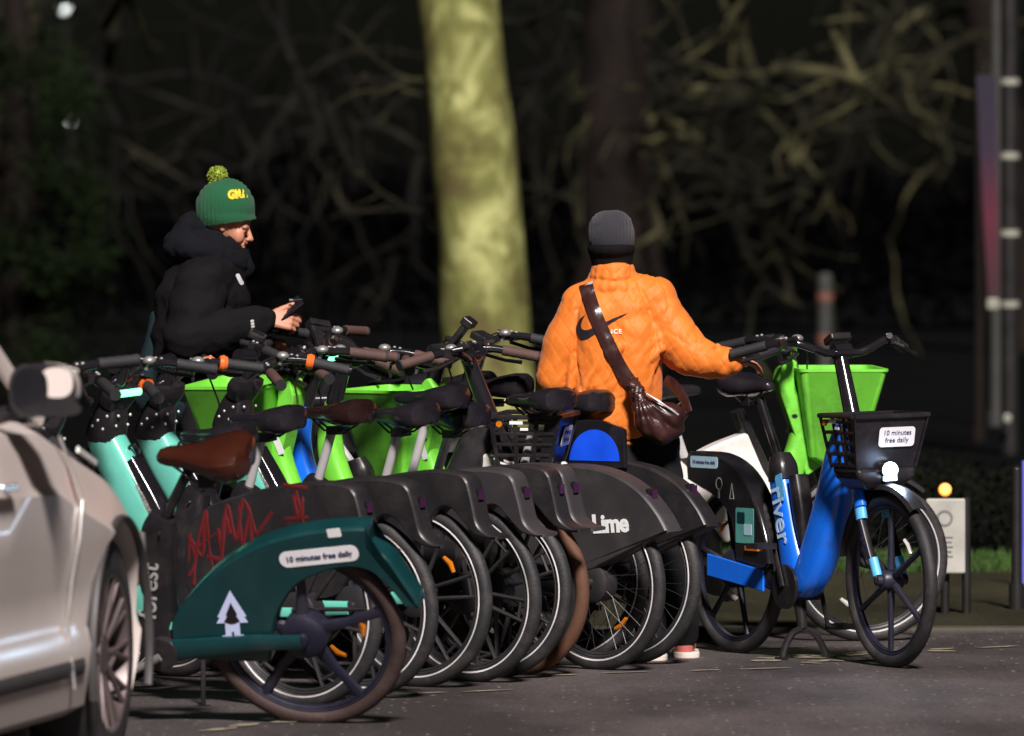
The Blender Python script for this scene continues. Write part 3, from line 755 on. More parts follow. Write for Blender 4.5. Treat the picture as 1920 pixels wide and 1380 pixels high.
        mb.add(*place(text_geo('10 minutes', .027, .0004, 0, 1.0), (1.1185, .03, .880), ex, ey)); mb.add(*place(text_geo('free daily', .027, .0004, 0, 1.0), (1.1115, .03, .852), ex, ey))
        link('sticker_lettering', mb.mesh('sticker_lettering', M_INK, False, False), b_)
        mb = MB(); mb.box((.96, -.16, .925), (.05, .004, .014)); mb.box((1.0, -.159, .945), (.035, .004, .008)); mb.box((.99, -.157, .90), (.03, .004, .01))
        link('small_sticker', mb.mesh('small_sticker', M_STICK, False), b_)
        mb = MB(); mb.cyl((.895, -.152, .918), (.895, -.162, .919), .012, 14); link('side_reflector', mb.mesh('side_reflector', M_AMBER), b_)
    elif basket == 'green':
        MS = MS @ Matrix.Translation((0, 0, basket_dz))
        def bk():
            mb = MB(); rings = []
            def rect(x0, x1, hw, z, dz=0.0):
                pts = rrect(x1-x0, 2*hw, .03, 4); return [Vector(((x0+x1)/2+a, b, z + dz*((a+(x1-x0)/2)/(x1-x0)))) for a, b in pts]
            for x0, x1, hw, z, dz in ((.90, 1.0, .085, .70, 0), (.845, 1.06, .115, .74, .02), (.79, 1.14, .155, 1.075, .0), (.785, 1.147, .160, 1.08, .0), (.785, 1.147, .160, 1.09, .0), (.80, 1.13, .147, 1.09, .0), (.855, 1.05, .108, .76, .02), (.87, 1.03, .09, .752, .02)):
                rings.append(rect(x0, x1, hw, z, dz))
            mb.ring_loft(rings); return mb.mesh('basket', M_LIME)
        b_ = fr(link('basket', cached('bkg', bk), root))
        def br():
            mb = MB(); mb.prism(outline([[(.73, 1.09), (.765, 1.13), (.80, 1.11)], [(.80, 1.11), (.79, 1.03), (.85, .86), (.90, .70)], [(.90, .70), (.84, .66)], [(.84, .66), (.80, .80), (.735, .98), (.72, 1.04)]]), -.045, .045)
            return mb.mesh('head_bracket', M_LIME, False)
        hb2 = fr(bevel(link('head_bracket', cached('br', br), root), .010, 3))
        def hole():
            mb = MB()
            for sg in (-1, 1):
                mb.tube([(.79, sg*.044, .90), (.79, sg*.0475, .90)], [(.012, .008)]*2, 12); mb.tube([(.815, sg*.044, .965), (.86, sg*.047, .86)], [.004, .004], 6)
            return mb.mesh('bracket_slots', M_BLACK)
        link('bracket_slots', cached('hole', hole), hb2)
        mb = MB(); mb.add(*place(flat_shape(rrect(.028, .075, .004), .001), (.80, .0465, .86), (-.93, 0, .36), (.36, 0, .93))); link('small_sticker', mb.mesh('small_sticker', M_STICK, False), hb2)
    return root

def lamp_head(root, MS, on=True):
    mb = MB(); mb.tube([(1.075, 0, .74), (1.11, 0, .74)], [(.036, .030)]*2, 16); mb.tube([(1.08, 0, .715), (1.105, 0, .705)], [(.022, .02)]*2, 12)
    h = link('headlamp', mb.mesh('headlamp', M_BLACK), root); h.matrix_basis = MS
    mb = MB(); mb.sphere((1.110, 0, .742), (.020, .032, .030), 20, 12); mb.box((1.108, 0, .712), (.018, .048, .020))
    link('lens', mb.mesh('lens', M_HEADL if on else M_CLEAR), h)
    return h

# heading: rz such that local +x points along heading
def bike_at(u, D, ang):   # ang: heading angle from +X
    return G(u, D, 0.0), ang
LH = PI - R(33)           # row: to the left and away
B = []
# 1 dark green and teal bike in front, leaning over towards the camera, brown saddle
b1 = bike('dark green and mint hire bike leaning beside the silver car, brown saddle, tree logo', G(595, 26.73), PI - R(14), 'forest', bar_drop=.06, lean=R(-25), skirt='arc', skirt_m=M_DGREEN,
          saddle_m=M_SADBR, wheel_kind='five', tyre_m=M_TYREDR, stripe=False, post_m=M_BLACK, rim_m=M_RIMNAVY, led=False, group='hire bikes with mint frames', pedal_a=-.5)
b1.scale = (1.04, 1.04, 1.04)
sa = [c for c in b1.children if c.name.startswith('saddle')][0]; sa.location = (.255, 0, .94); sa.scale = (1.08, 1.2, 1.25)
sa = [c for c in b1.children if c.name.startswith('seat_post')][0]; sa.matrix_basis = Matrix.Translation((.44, 0, .70)) @ Matrix.Rotation(R(-10), 4, 'Y') @ Matrix.Translation((-.44, 0, -.70))
b2 = bike('mint hire bike with red graffiti across its black rear mudguard', G(572, 27.55), LH, 'forest', bar_drop=.06, lean=R(-3), steer=R(8), post_m=M_BLACK, saddle_m=M_SADBL, led=True, seat_h=-.05, group='hire bikes with mint frames', pedal_a=1.2)
b2b = bike('mint hire bike whose plain black mudguard is just right of the red graffiti', G(680, 28.1), LH+R(2), 'forest', bar_drop=.07, lean=R(-6), steer=R(3), ring=True, saddle_m=M_SADBL, led=False, group='hire bikes with mint frames', pedal_a=.2)
b3 = bike('rightmost of the mint hire bikes, under the green bucket basket', G(784, 28.7), LH-R(2), 'forest', bar_drop=.05, lean=R(-2), steer=R(-6), led=False, group='hire bikes with mint frames', ring=True, pedal_a=2.4, saddle_m=M_SADDK)
b4 = bike('hire bike with bright green bucket basket above the mint frames at left', G(884, 29.0), LH-R(3), 'lime', lean=R(-5), white=False, skirt_m=M_SKIRT2, seat_h=-.03, frame_m=M_LIME, basket='green', led=False, grip_m=M_GRIPBR, saddle_m=M_SADBL, group='hire bikes with black notched mudguards', bar_drop=.05, pedal_a=.9, steer=R(6))
b5 = bike('hire bike with a glowing green display over a blue frame in mid row', G(926, 29.25), LH+R(3), 'lime', lean=R(-1), seat_h=.02, frame_m=M_BLUE, led=True, steer=R(12), grip_m=M_GRIPBR, bar_drop=.05, white=False, group='hire bikes with black notched mudguards', pedal_a=1.9)
b6 = bike('hire bike with brown rear tyre, last of the notched mudguards before the spoked wheel', G(973, 29.45), LH-R(3), 'lime', lean=R(-4), skirt_m=M_SKIRT2, seat_h=-.05, frame_m=M_LIME, tyre_m=M_TYREBR, stripe=False, steer=R(-14), bar_drop=.03, led=False, grip_m=M_GRIPBR, white=False, group='hire bikes with black notched mudguards', pedal_a=.1)
b7 = bike('hire bike with white lettering on its rounded black mudguard and wire spokes', G(1124, 29.75), PI-R(41), 'lime', lean=R(-3), basket_dz=-.05, skirt_m=M_SKIRT2, frame_m=M_LIME, skirt='lime', wheel_kind='wire', basket='green', bar_drop=.04, led=False, grip_m=M_GRIPBR, group='hire bikes packed in the parking bay', pedal_a=-.9)
b8 = bike('black hire bike with a royal blue disc, between lettered mudguard and orange jacket', G(1180, 30.15), PI-R(38), 'lime', lean=R(1), frame_m=M_BLACK, skirt='lime', wheel_kind='wire', led=False, steer=R(10), grip_m=M_GRIP, pedal_a=.5, white=False, seat_h=-.02)
b9 = bike('black hire bike with upright phone holder and black slatted basket, facing right', G(512, 30.15), -R(7), 'river', bar_drop=.03, frame_m=M_BLACK, basket='black', holder=True, led=False, skirt='notch', grip_m=M_GRIPBR, seat_h=-.04, steer=R(-6), pedal_a=2.0)
b10 = bike('bright blue hire bike with lit headlamp and black front basket standing alone', G(1383, 30.85), -R(60), 'river', frame_m=M_BLUE, basket='black', led=False, skirt='river', skirt_m=M_GLOSS, wheel_kind='six', stripe=False, steer=R(-4), post_m=M_GLOSS, group=None, pedal_a=-1.2, rim_m=M_RIMNAVY)
b11 = bike('green hire bike with bucket basket and white panels, behind the blue bike', G(1128, 31.35), R(17), 'lime', frame_m=M_LIME, skirt='lime', skirt_m=M_WHITE, wheel_kind='wire', basket='green', led=False, steer=R(-6), grip_m=M_GRIP, group=None, pedal_a=-.7, bar_drop=.03)
b12 = bike('black hire bike behind the rest, its grips in front of the man in green', G(800, 30.6), PI-R(24), 'river', frame_m=M_BLACK, led=False, skirt='notch', grip_m=M_GRIP, steer=R(22), pedal_a=1.0)
b13 = bike('black hire bike with brown grips turned sideways among the handlebars before the pale trunk', G(975, 30.55), PI-R(20), 'river', frame_m=M_BLACK, led=False, skirt='notch', grip_m=M_GRIPBR, steer=R(34), pedal_a=1.6, bar_drop=.02)
b14 = bike('black hire bike with a phone holder, farthest back among the handlebars', G(905, 31.0), PI-R(28), 'river', frame_m=M_BLACK, led=False, skirt='notch', grip_m=M_GRIP, steer=R(-28), pedal_a=2.6, holder=True, bar_drop=.06)

# decorations of single bikes
S = M_STICK
# b1: side sticker, tree logo, 'forest' lettering (left side faces camera)
L = Vector((-1, 0, 0)); U = Vector((0, 0, 1))
ex = Vector((-.985, 0, .12)).normalized(); ey = Vector((.12, 0, .985)).normalized()
def rr(root): return [c for c in root.children if c.name.startswith('rear_mudguard')][0]
g1 = rr(b1)
stick(g1, 'sticker', M_STICK, rrect(.265, .056, .026), (-0.091, .048, 0.632), ex, ey)
letters(g1, 'sticker_lettering', M_INK, '10 minutes free daily', .0265, (-0.091, .051, 0.632), ex, ey, .0004)
tree = [(-.014, -.095), (-.014, -.045), (-.055, -.045), (-.036, -.005), (-.048, -.005), (0, .085), (.048, -.005), (.036, -.005), (.055, -.045), (.014, -.045), (.014, -.095), (.036, -.095), (.036, -.07), (.027, -.07), (.027, -.066), (.027, -.066)]
outer = [(-.036, -.088), (-.036, -.074), (-.024, -.072), (-.024, -.028), (-.052, -.028), (-.040, -.006), (-.048, -.006), (0, .088), (.048, -.006), (.040, -.006), (.052, -.028), (.024, -.028), (.024, -.072), (.036, -.074), (.036, -.088), (.004, -.088), (.004, -.060), (-.004, -.060), (-.004, -.088)]
inner = [(-.007, -.030), (-.026, -.022), (-.014, .0), (-.019, .002), (0, .046), (.019, .002), (.014, .0), (.026, -.022), (.007, -.030)]
tx, ty = Vector((-1.0, 0, .05)), Vector((-.05, 0, 1.0))
stick(g1, 'tree_logo', M_LAV, outer, (0.223, .048, 0.417), tx, ty, .0015)
stick(g1, 'tree_logo_core', M_GLOSS, inner, (0.223, .050, 0.417), tx, ty, .0012)
stick(g1, 'top_label', M_STICK, rrect(.045, .03, .004), (-0.150, .0475, 0.716), ex, ey)
st1 = [c for c in b1.children if c.name.startswith('seat_tube')][0]
letters(st1, 'lettering', M_LETTERG, 'forest', .085, (.487, .049, .50), Vector((-.17, 0, 1)).normalized(), Vector((1, 0, .17)).normalized(), .001)
# b2: graffiti strokes
g2 = rr(b2); mb = MB(); random.seed(3)
strokes = [[(.44, .45), (.41, .50), (.43, .58), (.38, .52), (.37, .64)], [(.31, .62), (.30, .54), (.28, .66), (.26, .60)], [(.22, .70), (.21, .56), (.18, .66), (.17, .58)], [(-.01, .74), (-.03, .66), (-.05, .73), (-.04, .66)], [(.42, .42), (.40, .56), (.36, .68)], [(.36, .68), (.35, .55), (.33, .44)], [(.40, .55), (.32, .60)], [(.30, .50), (.27, .70), (.235, .58), (.20, .72), (.15, .60)], [(.15, .60), (.08, .68)], [(.44, .5), (.43, .60)],
           [(-.02, .755), (-.05, .64)], [(-.07, .765), (.03, .775)], [(.03, .655), (-.07, .665)], [(.36, .52), (.25, .50)]]
for sg in strokes:
    pts = smooth_path([Vector((x, .0475, z)) for x, z in sg], 5) if len(sg) > 2 else [Vector((x, .0475, z)) for x, z in sg]
    mb.tube(pts, [(.0012, random.uniform(.004, .010)) for _ in pts], 8)
link('graffiti', mb.mesh('graffiti', M_RED), g2)
# b7 lettering (near = left side)
g7 = rr(b7)
letters(g7, 'lettering', M_LETTER, 'Lime', .094, (-.118, .049, .553), Vector((-1, 0, .06)), Vector((.06, 0, 1)), .0035, .95)
# b8 blue disc on a rounded black side guard above the rear wheel
mb = MB(); o_ = outline([[(.34, .72), (.33, .84), (.25, .905), (.12, .92), (.02, .90), (-.02, .885)], [(-.02, .885), (-.025, .74)]]); mb.prism(o_, .055, .075)
sg8 = bevel(link('side_guard', mb.mesh('side_guard', M_GLOSS, False), b8), .004, 2)
mb = MB(); n_ = 40; pts = [(.118+.118*math.cos(a), .765+.118*math.sin(a)) for a in [PI*k/n_ for k in range(n_+1)]]
mb.prism(pts, .076, .078); link('blue_disc', mb.mesh('blue_disc', M_BLUEDISC, False), sg8)
# b10 (right side faces camera, y negative)
g10 = rr(b10); ex, ey = Vector((1, 0, 0)), Vector((0, 0, 1))
stick(g10, 'sticker', M_STICKB, rrect(.20, .045, .010), (-.17, -.0475, .735), ex, ey)
letters(g10, 'sticker_lettering', M_INK, '10 minutes free daily', .020, (-.17, -.0495, .735), ex, ey)
stick(g10, 'teal_sticker', M_STICKT, rrect(.13, .135, .008), (.13, -.0475, .50), ex, ey)
stick(g10, 'round_label', M_DGREEN, rrect(.055, .042, .006), (.105, -.0492, .53), ex, ey)
stick(g10, 'square_label', M_STICKB, rrect(.055, .042, .004), (.155, -.0492, .485), ex, ey)
mb = MB(); mb.torus((-.06, -.0475, .655), .022, .0022, 24, 6, .001)
for k in range(6): a_ = 0; 
mb.tube([(-.06, -.048, .63), (-.06, -.048, .60)], [(.001, .008)]*2, 6)
mb.tube([(.02, -.048, .60), (.035, -.048, .66), (.05, -.048, .60), (.02, -.048, .60)], [(.001, .002)]*4, 6)
link('icon', mb.mesh('icon', M_LETTERG), g10)
mb = MB(); mb.box((.19, -.052, .415), (.09, .012, .018)); link('amber_marker', mb.mesh('amber_marker', M_AMBER, False), g10)
fr10 = [c for c in b10.children if c.name.startswith('frame')][0]
dn = Vector((.33-.43, 0, .70-.33)).normalized()
letters(fr10, 'lettering', M_LETTERB, 'river', .125, (.385, -.0485, .55), -dn, Vector((-dn.z, 0, dn.x))*-1, .001, .95)
stick(fr10, 'pale_band', M_LBLUE, rrect(.05, .10, .002), (.385, -.0475, .655), Vector((dn.z, 0, -dn.x)), dn)
MS10 = steer_matrix(R(-4)); lamp_head(b10, MS10, True); lamp_head(b9, steer_matrix(R(-10)), False)
ld = bpy.data.lights.new('headlamp_light', 'SPOT'); ld.energy = 4; ld.color = (.6, .78, 1); ld.spot_size = R(120); ld.shadow_soft_size = .03
lo = bpy.data.objects.new('headlamp_light', ld); col.objects.link(lo); lo.parent = b10; lo.matrix_basis = MS10 @ Matrix.Translation((1.16, 0, .73)) @ Matrix.Rotation(R(-75), 4, 'Y')
lp_ = bpy.data.lights.new('headlamp_spill', 'POINT'); lp_.energy = .22; lp_.color = (.45, .62, 1); lp_.shadow_soft_size = .03
lo2 = bpy.data.objects.new('headlamp_spill', lp_); col.objects.link(lo2); lo2.parent = b10; lo2.matrix_basis = MS10 @ Matrix.Translation((1.17, 0, .735))

# ------------------------------------------------------------------ soft bodies
def blob(name, fn, m, voxel, smooth=3, parent=None, disp=None, iters=1):
    mb = MB(); fn(mb)
    me = mb.mesh(name, m, False, False); o = bpy.data.objects.new(name, me); col.objects.link(o)
    md = o.modifiers.new('r', 'REMESH'); md.mode = 'VOXEL'; md.voxel_size = voxel; md.use_smooth_shade = True
    if smooth:
        s_ = o.modifiers.new('s', 'SMOOTH'); s_.factor = .6; s_.iterations = smooth
    bake_mods(o)
    me = o.data
    if disp:
        nrm = [v.normal.copy() for v in me.vertices]
        for v, n_ in zip(me.vertices, nrm): v.co += n_*disp(v.co, n_)
    for p in me.polygons: p.use_smooth = True
    if not me.materials: me.materials.append(m)
    if parent:
        o.parent = parent; o.matrix_parent_inverse = Matrix.Translation(-parent.location)
    return o
def fold(co, sx, sy, sz, seed=0):
    return noise.noise(Vector((co.x*sx+seed, co.y*sy, co.z*sz)))
def ridge(co, sx, sy, sz, seed=0):
    return 1-2*abs(noise.noise(Vector((co.x*sx+seed, co.y*sy-seed, co.z*sz))))
def bvh_of(o):
    me = o.data; return BVHTree.FromPolygons([v.co for v in me.vertices], [tuple(p.vertices) for p in me.polygons])
def project(o_target, verts2d, faces, org, ex, ey, direction, off=.003, cuts=2, name='decal', m=None, parent=None, bv=None):
    """lay a flat outline on a curved surface: cast each point along direction"""
    bv = bv or bvh_of(o_target)
    me = bpy.data.meshes.new(name); me.from_pydata([tuple(Vector(org)+Vector(ex)*a+Vector(ey)*b) for a, b in verts2d], [], faces); me.update()
    bm = bmesh.new(); bm.from_mesh(me); bmesh.ops.triangulate(bm, faces=bm.faces)
    bmesh.ops.remove_doubles(bm, verts=bm.verts, dist=1e-5)
    for _ in range(cuts):
        es = [e for e in bm.edges if e.calc_length() > .012]
        if es: bmesh.ops.subdivide_edges(bm, edges=es, cuts=1); bmesh.ops.triangulate(bm, faces=bm.faces)
    d = Vector(direction)
    for v in bm.verts:
        h = bv.ray_cast(v.co - d*1.0, d)
        if h[0] is not None: v.co = h[0] - d*off; v.tag = True
    bmesh.ops.delete(bm, geom=[v for v in bm.verts if not v.tag], context='VERTS')
    bm.to_mesh(me); bm.free(); me.materials.append(m)
    for p in me.polygons: p.use_smooth = True
    o = bpy.data.objects.new(name, me); col.objects.link(o)
    if parent: o.parent = parent; o.matrix_parent_inverse = Matrix.Translation(-parent.location)
    return o

M_SKIN = mat('skin', (0.50, 0.21, 0.13), 0.5, var=0.12, vscale=30, bump=0.08, bscale=250)
M_HAIR = mat('dark_brown_beard', (0.17, 0.075, 0.045), 0.8, bump=0.5, bscale=400)
M_BEANIE_G = mat('green_knit', (0.005, 0.085, 0.030), 0.95, bump=0.6, bscale=260, sheen=0.08, var=0.15)
M_POM = mat('yellow_green_wool', (0.26, 0.33, 0.025), 0.95, var=0.45, vscale=60, sheen=0.2)
M_YEL = mat('yellow_embroidery', (0.62, 0.50, 0.03), 0.8, var=0.25, vscale=80)
M_PUFF = mat('black_puffer_nylon', (0.0062, 0.0056, 0.0062), 0.85, bump=0.2, bscale=90, spec=0.12)
M_HOOD = mat('black_fleece', (0.0060, 0.0060, 0.0085), 0.95, bump=0.3, bscale=160, spec=0.12)
M_NAVY = mat('dark_teal_cloth', (0.008, 0.020, 0.024), 0.85, bump=0.2, bscale=120, spec=0.2)
M_TROU = mat('black_trouser_cloth', (0.010, 0.010, 0.012), 0.85, bump=0.2, bscale=120, spec=0.2)
M_BEANIE_K = mat('charcoal_knit', (0.023, 0.022, 0.029), 0.95, bump=0.6, bscale=300, sheen=0.12, var=0.15)
M_BAND = mat('black_knit', (0.008, 0.007, 0.008), 0.95, bump=0.4, bscale=260, spec=0.1)
M_LEATH = mat('dark_oxblood_leather', (0.034, 0.011, 0.010), 0.30, bump=0.3, bscale=30, var=0.3, vscale=10)
M_SHOE = mat('pink_red_shoe', (0.62, 0.16, 0.14), 0.5)
M_SOLE = mat('pale_sole', (0.75, 0.62, 0.55), 0.6)
# orange quilted nylon: diamond stitching in bump
def quilt():
    m = mat('orange_quilted_nylon', (0.74, 0.185, 0.022), 0.55, var=0.07, vscale=5, spec=0.3, sheen=0.1)
    n = m.node_tree.nodes; l = m.node_tree.links; b = n['Principled BSDF']
    tc = n.new('ShaderNodeTexCoord'); hs = []
    for sg in (1, -1):
        sep = n.new('ShaderNodeSeparateXYZ'); l.new(tc.outputs['Object'], sep.inputs[0])
        a = n.new('ShaderNodeMath'); a.operation = 'MULTIPLY_ADD'; a.inputs[1].default_value = sg*1.5; l.new(sep.outputs[0], a.inputs[0]); l.new(sep.outputs[2], a.inputs[2])
        s_ = n.new('ShaderNodeMath'); s_.operation = 'MULTIPLY'; s_.inputs[1].default_value = PI/.075; l.new(a.outputs[0], s_.inputs[0])
        q = n.new('ShaderNodeMath'); q.operation = 'SINE'; l.new(s_.outputs[0], q.inputs[0])
        ab = n.new('ShaderNodeMath'); ab.operation = 'ABSOLUTE'; l.new(q.outputs[0], ab.inputs[0])
        po = n.new('ShaderNodeMath'); po.operation = 'POWER'; po.inputs[1].default_value = 0.22; l.new(ab.outputs[0], po.inputs[0]); hs.append(po)
    mu = n.new('ShaderNodeMath'); mu.operation = 'MULTIPLY'; l.new(hs[0].outputs[0], mu.inputs[0]); l.new(hs[1].outputs[0], mu.inputs[1])
    nz = n.new('ShaderNodeTexNoise'); nz.inputs['Scale'].default_value = 22; nz.inputs['Detail'].default_value = 5; nz.inputs['Distortion'].default_value = 0.6; l.new(tc.outputs['Object'], nz.inputs['Vector'])
    ad = n.new('ShaderNodeMath'); ad.operation = 'MULTIPLY_ADD'; ad.inputs[1].default_value = 0.9; l.new(nz.outputs['Fac'], ad.inputs[0]); l.new(mu.outputs[0], ad.inputs[2])
    bp = n.new('ShaderNodeBump'); bp.inputs['Strength'].default_value = 0.4; bp.inputs['Distance'].default_value = 0.005
    l.new(ad.outputs[0], bp.inputs['Height']); l.new(bp.outputs[0], b.inputs['Normal'])
    return m
M_JACK = quilt()

def hand(mb, wrist, fwd, side, up, curl, s=1.0, mirror=1, thumb_dir=None):
    """palm and five separate bent fingers. fwd: wrist->knuckles, side: towards the thumb, up: back of the hand"""
    fwd = Vector(fwd).normalized(); side = (Vector(side) - fwd*Vector(side).dot(fwd)).normalized(); nrm = fwd.cross(side).normalized()
    if nrm.dot(Vector(up)) < 0: nrm = -nrm
    wv = Vector(wrist); k0 = wv + fwd*.088*s
    for i in range(4):
        off = side*(.030-.020*i)*s
        mb.rcone(wv+side*(.014-.009*i)*s+fwd*.01*s, .015*s, k0+off - fwd*(.004*abs(i-1))*s, .0118*s)
    lens = [(.040, .025, .020), (.045, .029, .021), (.041, .027, .020), (.032, .020, .018)]
    for i, (a, b, c) in enumerate(lens):
        p = k0+side*(.030-.020*i)*s - fwd*(.004*abs(i-1))*s; d = fwd.copy(); r_ = .0096*s*(1 if i < 3 else .87)
        for j, ln in enumerate((a, b, c)):
            cu = curl[i] if isinstance(curl, (list, tuple)) else curl
            ax = side.copy(); q = Matrix.Rotation(cu*(1.0 if j < 2 else .7)*(-1 if (Matrix.Rotation(.1, 3, ax) @ fwd).dot(nrm) > 0 else 1), 3, ax)
            d = q @ d; e = p + d*ln*s; mb.rcone(p, r_, e, r_*.9, 12, 4); p = e; r_ *= .92
    tb = wv + side*.026*s + fwd*.02*s - nrm*.004*s
    td = (thumb_dir if thumb_dir is not None else (fwd*.75+side*.55-nrm*.35)).normalized()
    t1 = tb + td*.042*s; t2 = t1 + (td+fwd*.35).normalized()*.032*s; t3 = t2 + (td+fwd*.5-nrm*.1).normalized()*.024*s
    mb.rcone(wv+side*.012*s, .016*s, tb+td*.02*s, .0155*s, 12, 4); mb.rcone(tb, .0145*s, t1, .0125*s, 12, 4); mb.rcone(t1, .0118*s, t2, .0108*s, 12, 4); mb.rcone(t2, .0106*s, t3, .009*s, 12, 4)

# ---------------- man in black
DM = 31.2
def m_(u, v, dy=0.0): return P(u, v, DM + dy) if True else None
man = thing('person', 'man in green bobble beanie and black puffer jacket looking down at phone', 'person', G(385, DM))
HC = m_(424, 408)
def man_body(mb):
    up = Vector((.20, 0, .98)).normalized(); fw = Vector((.94, -.24, -.22)).normalized()
    mb.sphere(HC, (.098, .077, .105), 24, 16)
    mb.rcone(HC+fw*.02-up*.02, .074, HC+fw*.048-up*.085, .045)
    mb.sphere(HC+fw*.058-up*.108, (.030, .030, .022))                # chin
    mb.sphere(HC+fw*.083-up*.020, (.018, .055, .014))                # brow
    mb.rcone(HC+fw*.092-up*.022, .010, HC+fw*.116-up*.060, .0105)      # nose
    for sg in (-1, 1):
        mb.sphere(HC+fw*.104-up*.064+Vector((0, sg*.012, 0)), (.012, .009, .008))
        mb.sphere(HC+fw*.064-up*.056+Vector((0, sg*.036, 0)), (.024, .018, .032))  # cheek
        mb.sphere(HC-fw*.005-up*.035+Vector((0, sg*.076, 0)), (.014, .006, .022))  # ear
        mb.sphere(HC+fw*.082-up*.034+Vector((0, sg*.030, 0)), (.010, .014, .009))  # eyelid
    mb.sphere(HC+fw*.094-up*.086, (.012, .024, .006)); mb.sphere(HC+fw*.092-up*.097, (.012, .021, .007))
    mb.rcone(HC-up*.07-fw*.02, .056, m_(395, 492), .062)
    mb.rcone(m_(395, 500), .11, m_(385, 620), .13); mb.rcone(m_(385, 620), .13, m_(385, 730), .13)
    for sg in (-1, 1):
        sh = m_(385, 518, sg*.17); mb.rcone(m_(390, 505, sg*.05), .07, sh, .06)
        hip = m_(385, 755, sg*.09); kn = G(392, DM+sg*.10, .50); an = G(380, DM+sg*.11, .09)
        mb.rcone(hip, .085, kn, .055); mb.rcone(kn, .055, an, .04); mb.rcone(an, .04, an+Vector((.14, 0, -.05)), .035)
    w1 = m_(503, 600, -.14); e1 = m_(345, 640, -.25); mb.rcone(m_(385, 518, -.17), .055, e1, .045); mb.rcone(e1, .045, w1, .028)
    w2 = m_(492, 640, .02); e2 = m_(375, 655, .2); mb.rcone(m_(385, 518, .17), .055, e2, .045); mb.rcone(e2, .045, w2, .028)
    hand(mb, w1, (.97, .1, -.02), (-.15, .35, .92), (.1, -.95, -.25), [.62, .72, .78, .85], 1.02, thumb_dir=Vector((.86, .12, .50)))
    hand(mb, w2, (.94, -.15, -.30), (.1, -.75, .65), (.2, .4, .9), [.35, .45, .55, .6], 1.0)
body = blob('body', man_body, M_SKIN, .0036, 2, man)
# stubble / beard patch as hair
up_ = Vector((.20, 0, .98)).normalized(); fw_ = Vector((.94, -.24, -.22)).normalized()
def man_beard(mb):
    mb.rcone(HC+fw_*.070-up_*.103, .026, HC+fw_*.055-up_*.110, .026)
    for sg in (-1, 1):
        mb.rcone(HC+fw_*.060-up_*.108+Vector((0, sg*.02, 0)), .0225, HC+fw_*.01-up_*.072+Vector((0, sg*.060, 0)), .0165)
    mb.rcone(HC+fw_*.100-up_*.078+Vector((0, -.022, 0)), .0075, HC+fw_*.100-up_*.078+Vector((0, .022, 0)), .0075)
blob('beard', man_beard, M_HAIR, .0035, 1, man)
def man_hat(mb):
    rings = []
    tilt = Matrix.Rotation(R(10), 3, 'Y')
    mb.sphere(HC+Vector((-.004, 0, .030)), (.112, .098, .120), 28, 18, tilt)
    mb.sphere(HC+Vector((.0, 0, .0)), (.114, .100, .07), 28, 14, tilt)
hat = blob('beanie', man_hat, M_BEANIE_G, .005, 3, man, lambda c, n: .0016*math.sin(c.x*420)*1 + .003*fold(c, 12, 12, 12))
# trim the beanie along a slanted brim
bm = bmesh.new(); bm.from_mesh(hat.data)
pn = Vector((.25, 0, -1)).normalized(); pc = HC + Vector((0, 0, -.022))
pn = Vector((.13, 0, -1)).normalized()
bmesh.ops.bisect_plane(bm, geom=bm.verts[:]+bm.edges[:]+bm.faces[:], plane_co=pc, plane_no=pn, clear_outer=True)
bm.to_mesh(hat.data); bm.free()
sol = hat.modifiers.new('th', 'SOLIDIFY'); sol.thickness = .006; sol.offset = 1
def pom(mb):
    c = m_(408, 330); random.seed(2)
    mb.sphere(c, .034, 14, 10)
    for i in range(900):
        a = Vector((random.gauss(0, 1), random.gauss(0, 1), random.gauss(0, 1))).normalized(); b_ = a.orthogonal().normalized()*.0022
        b_ = Matrix.Rotation(random.uniform(0, 6.28), 3, a) @ b_; r_ = random.uniform(.036, .044)
        mb.add([c+a*.024-b_, c+a*.024+b_, c+a*r_+b_*.7, c+a*r_-b_*.7], [(0, 1, 2, 3)])
mb = MB(); pom(mb); o = link('pompom', mb.mesh('pompom', M_POM, False, False), hat)
# embroidered letters on the hat
tg = text_geo('GRK', .046, 0, .0035, 1.0)
project(hat, [(v.x, v.y) for v in tg[0]], [tuple(f) for f in tg[1]], m_(448, 364), Vector((.86, 0, .10)), Vector((-.10, 0, .99)), (0, 1, 0), .0105, 2, 'hat_lettering', M_YEL, hat)
def hood(mb):
    for k in range(14):
        a = 2*PI*k/14; b_ = 2*PI*(k+1)/14
        def q(t): return m_(392, 476) + Vector((.118*math.cos(t)*1.0, .125*math.sin(t), -.035*math.cos(t)))
        mb.rcone(q(a), .052-.010*math.cos(a), q(b_), .052-.010*math.cos(b_), 12, 4)
    mb.rcone(m_(352, 425), .050, m_(338, 462), .060); mb.rcone(m_(352, 425, .05), .045, m_(338, 462, .06), .06); mb.rcone(m_(352, 425, -.05), .045, m_(336, 465, -.06), .06)
    mb.rcone(m_(362, 412), .030, m_(372, 430, -.05), .036)
    mb.rcone(m_(440, 478), .055, m_(452, 500), .050)
    mb.rcone(m_(395, 490), .14, m_(395, 505), .14)
blob('hood', hood, M_HOOD, .008, 4, man, lambda c, n: .010*fold(c, 14, 10, 9, 3)+.004*ridge(c, 20, 14, 30, 5))
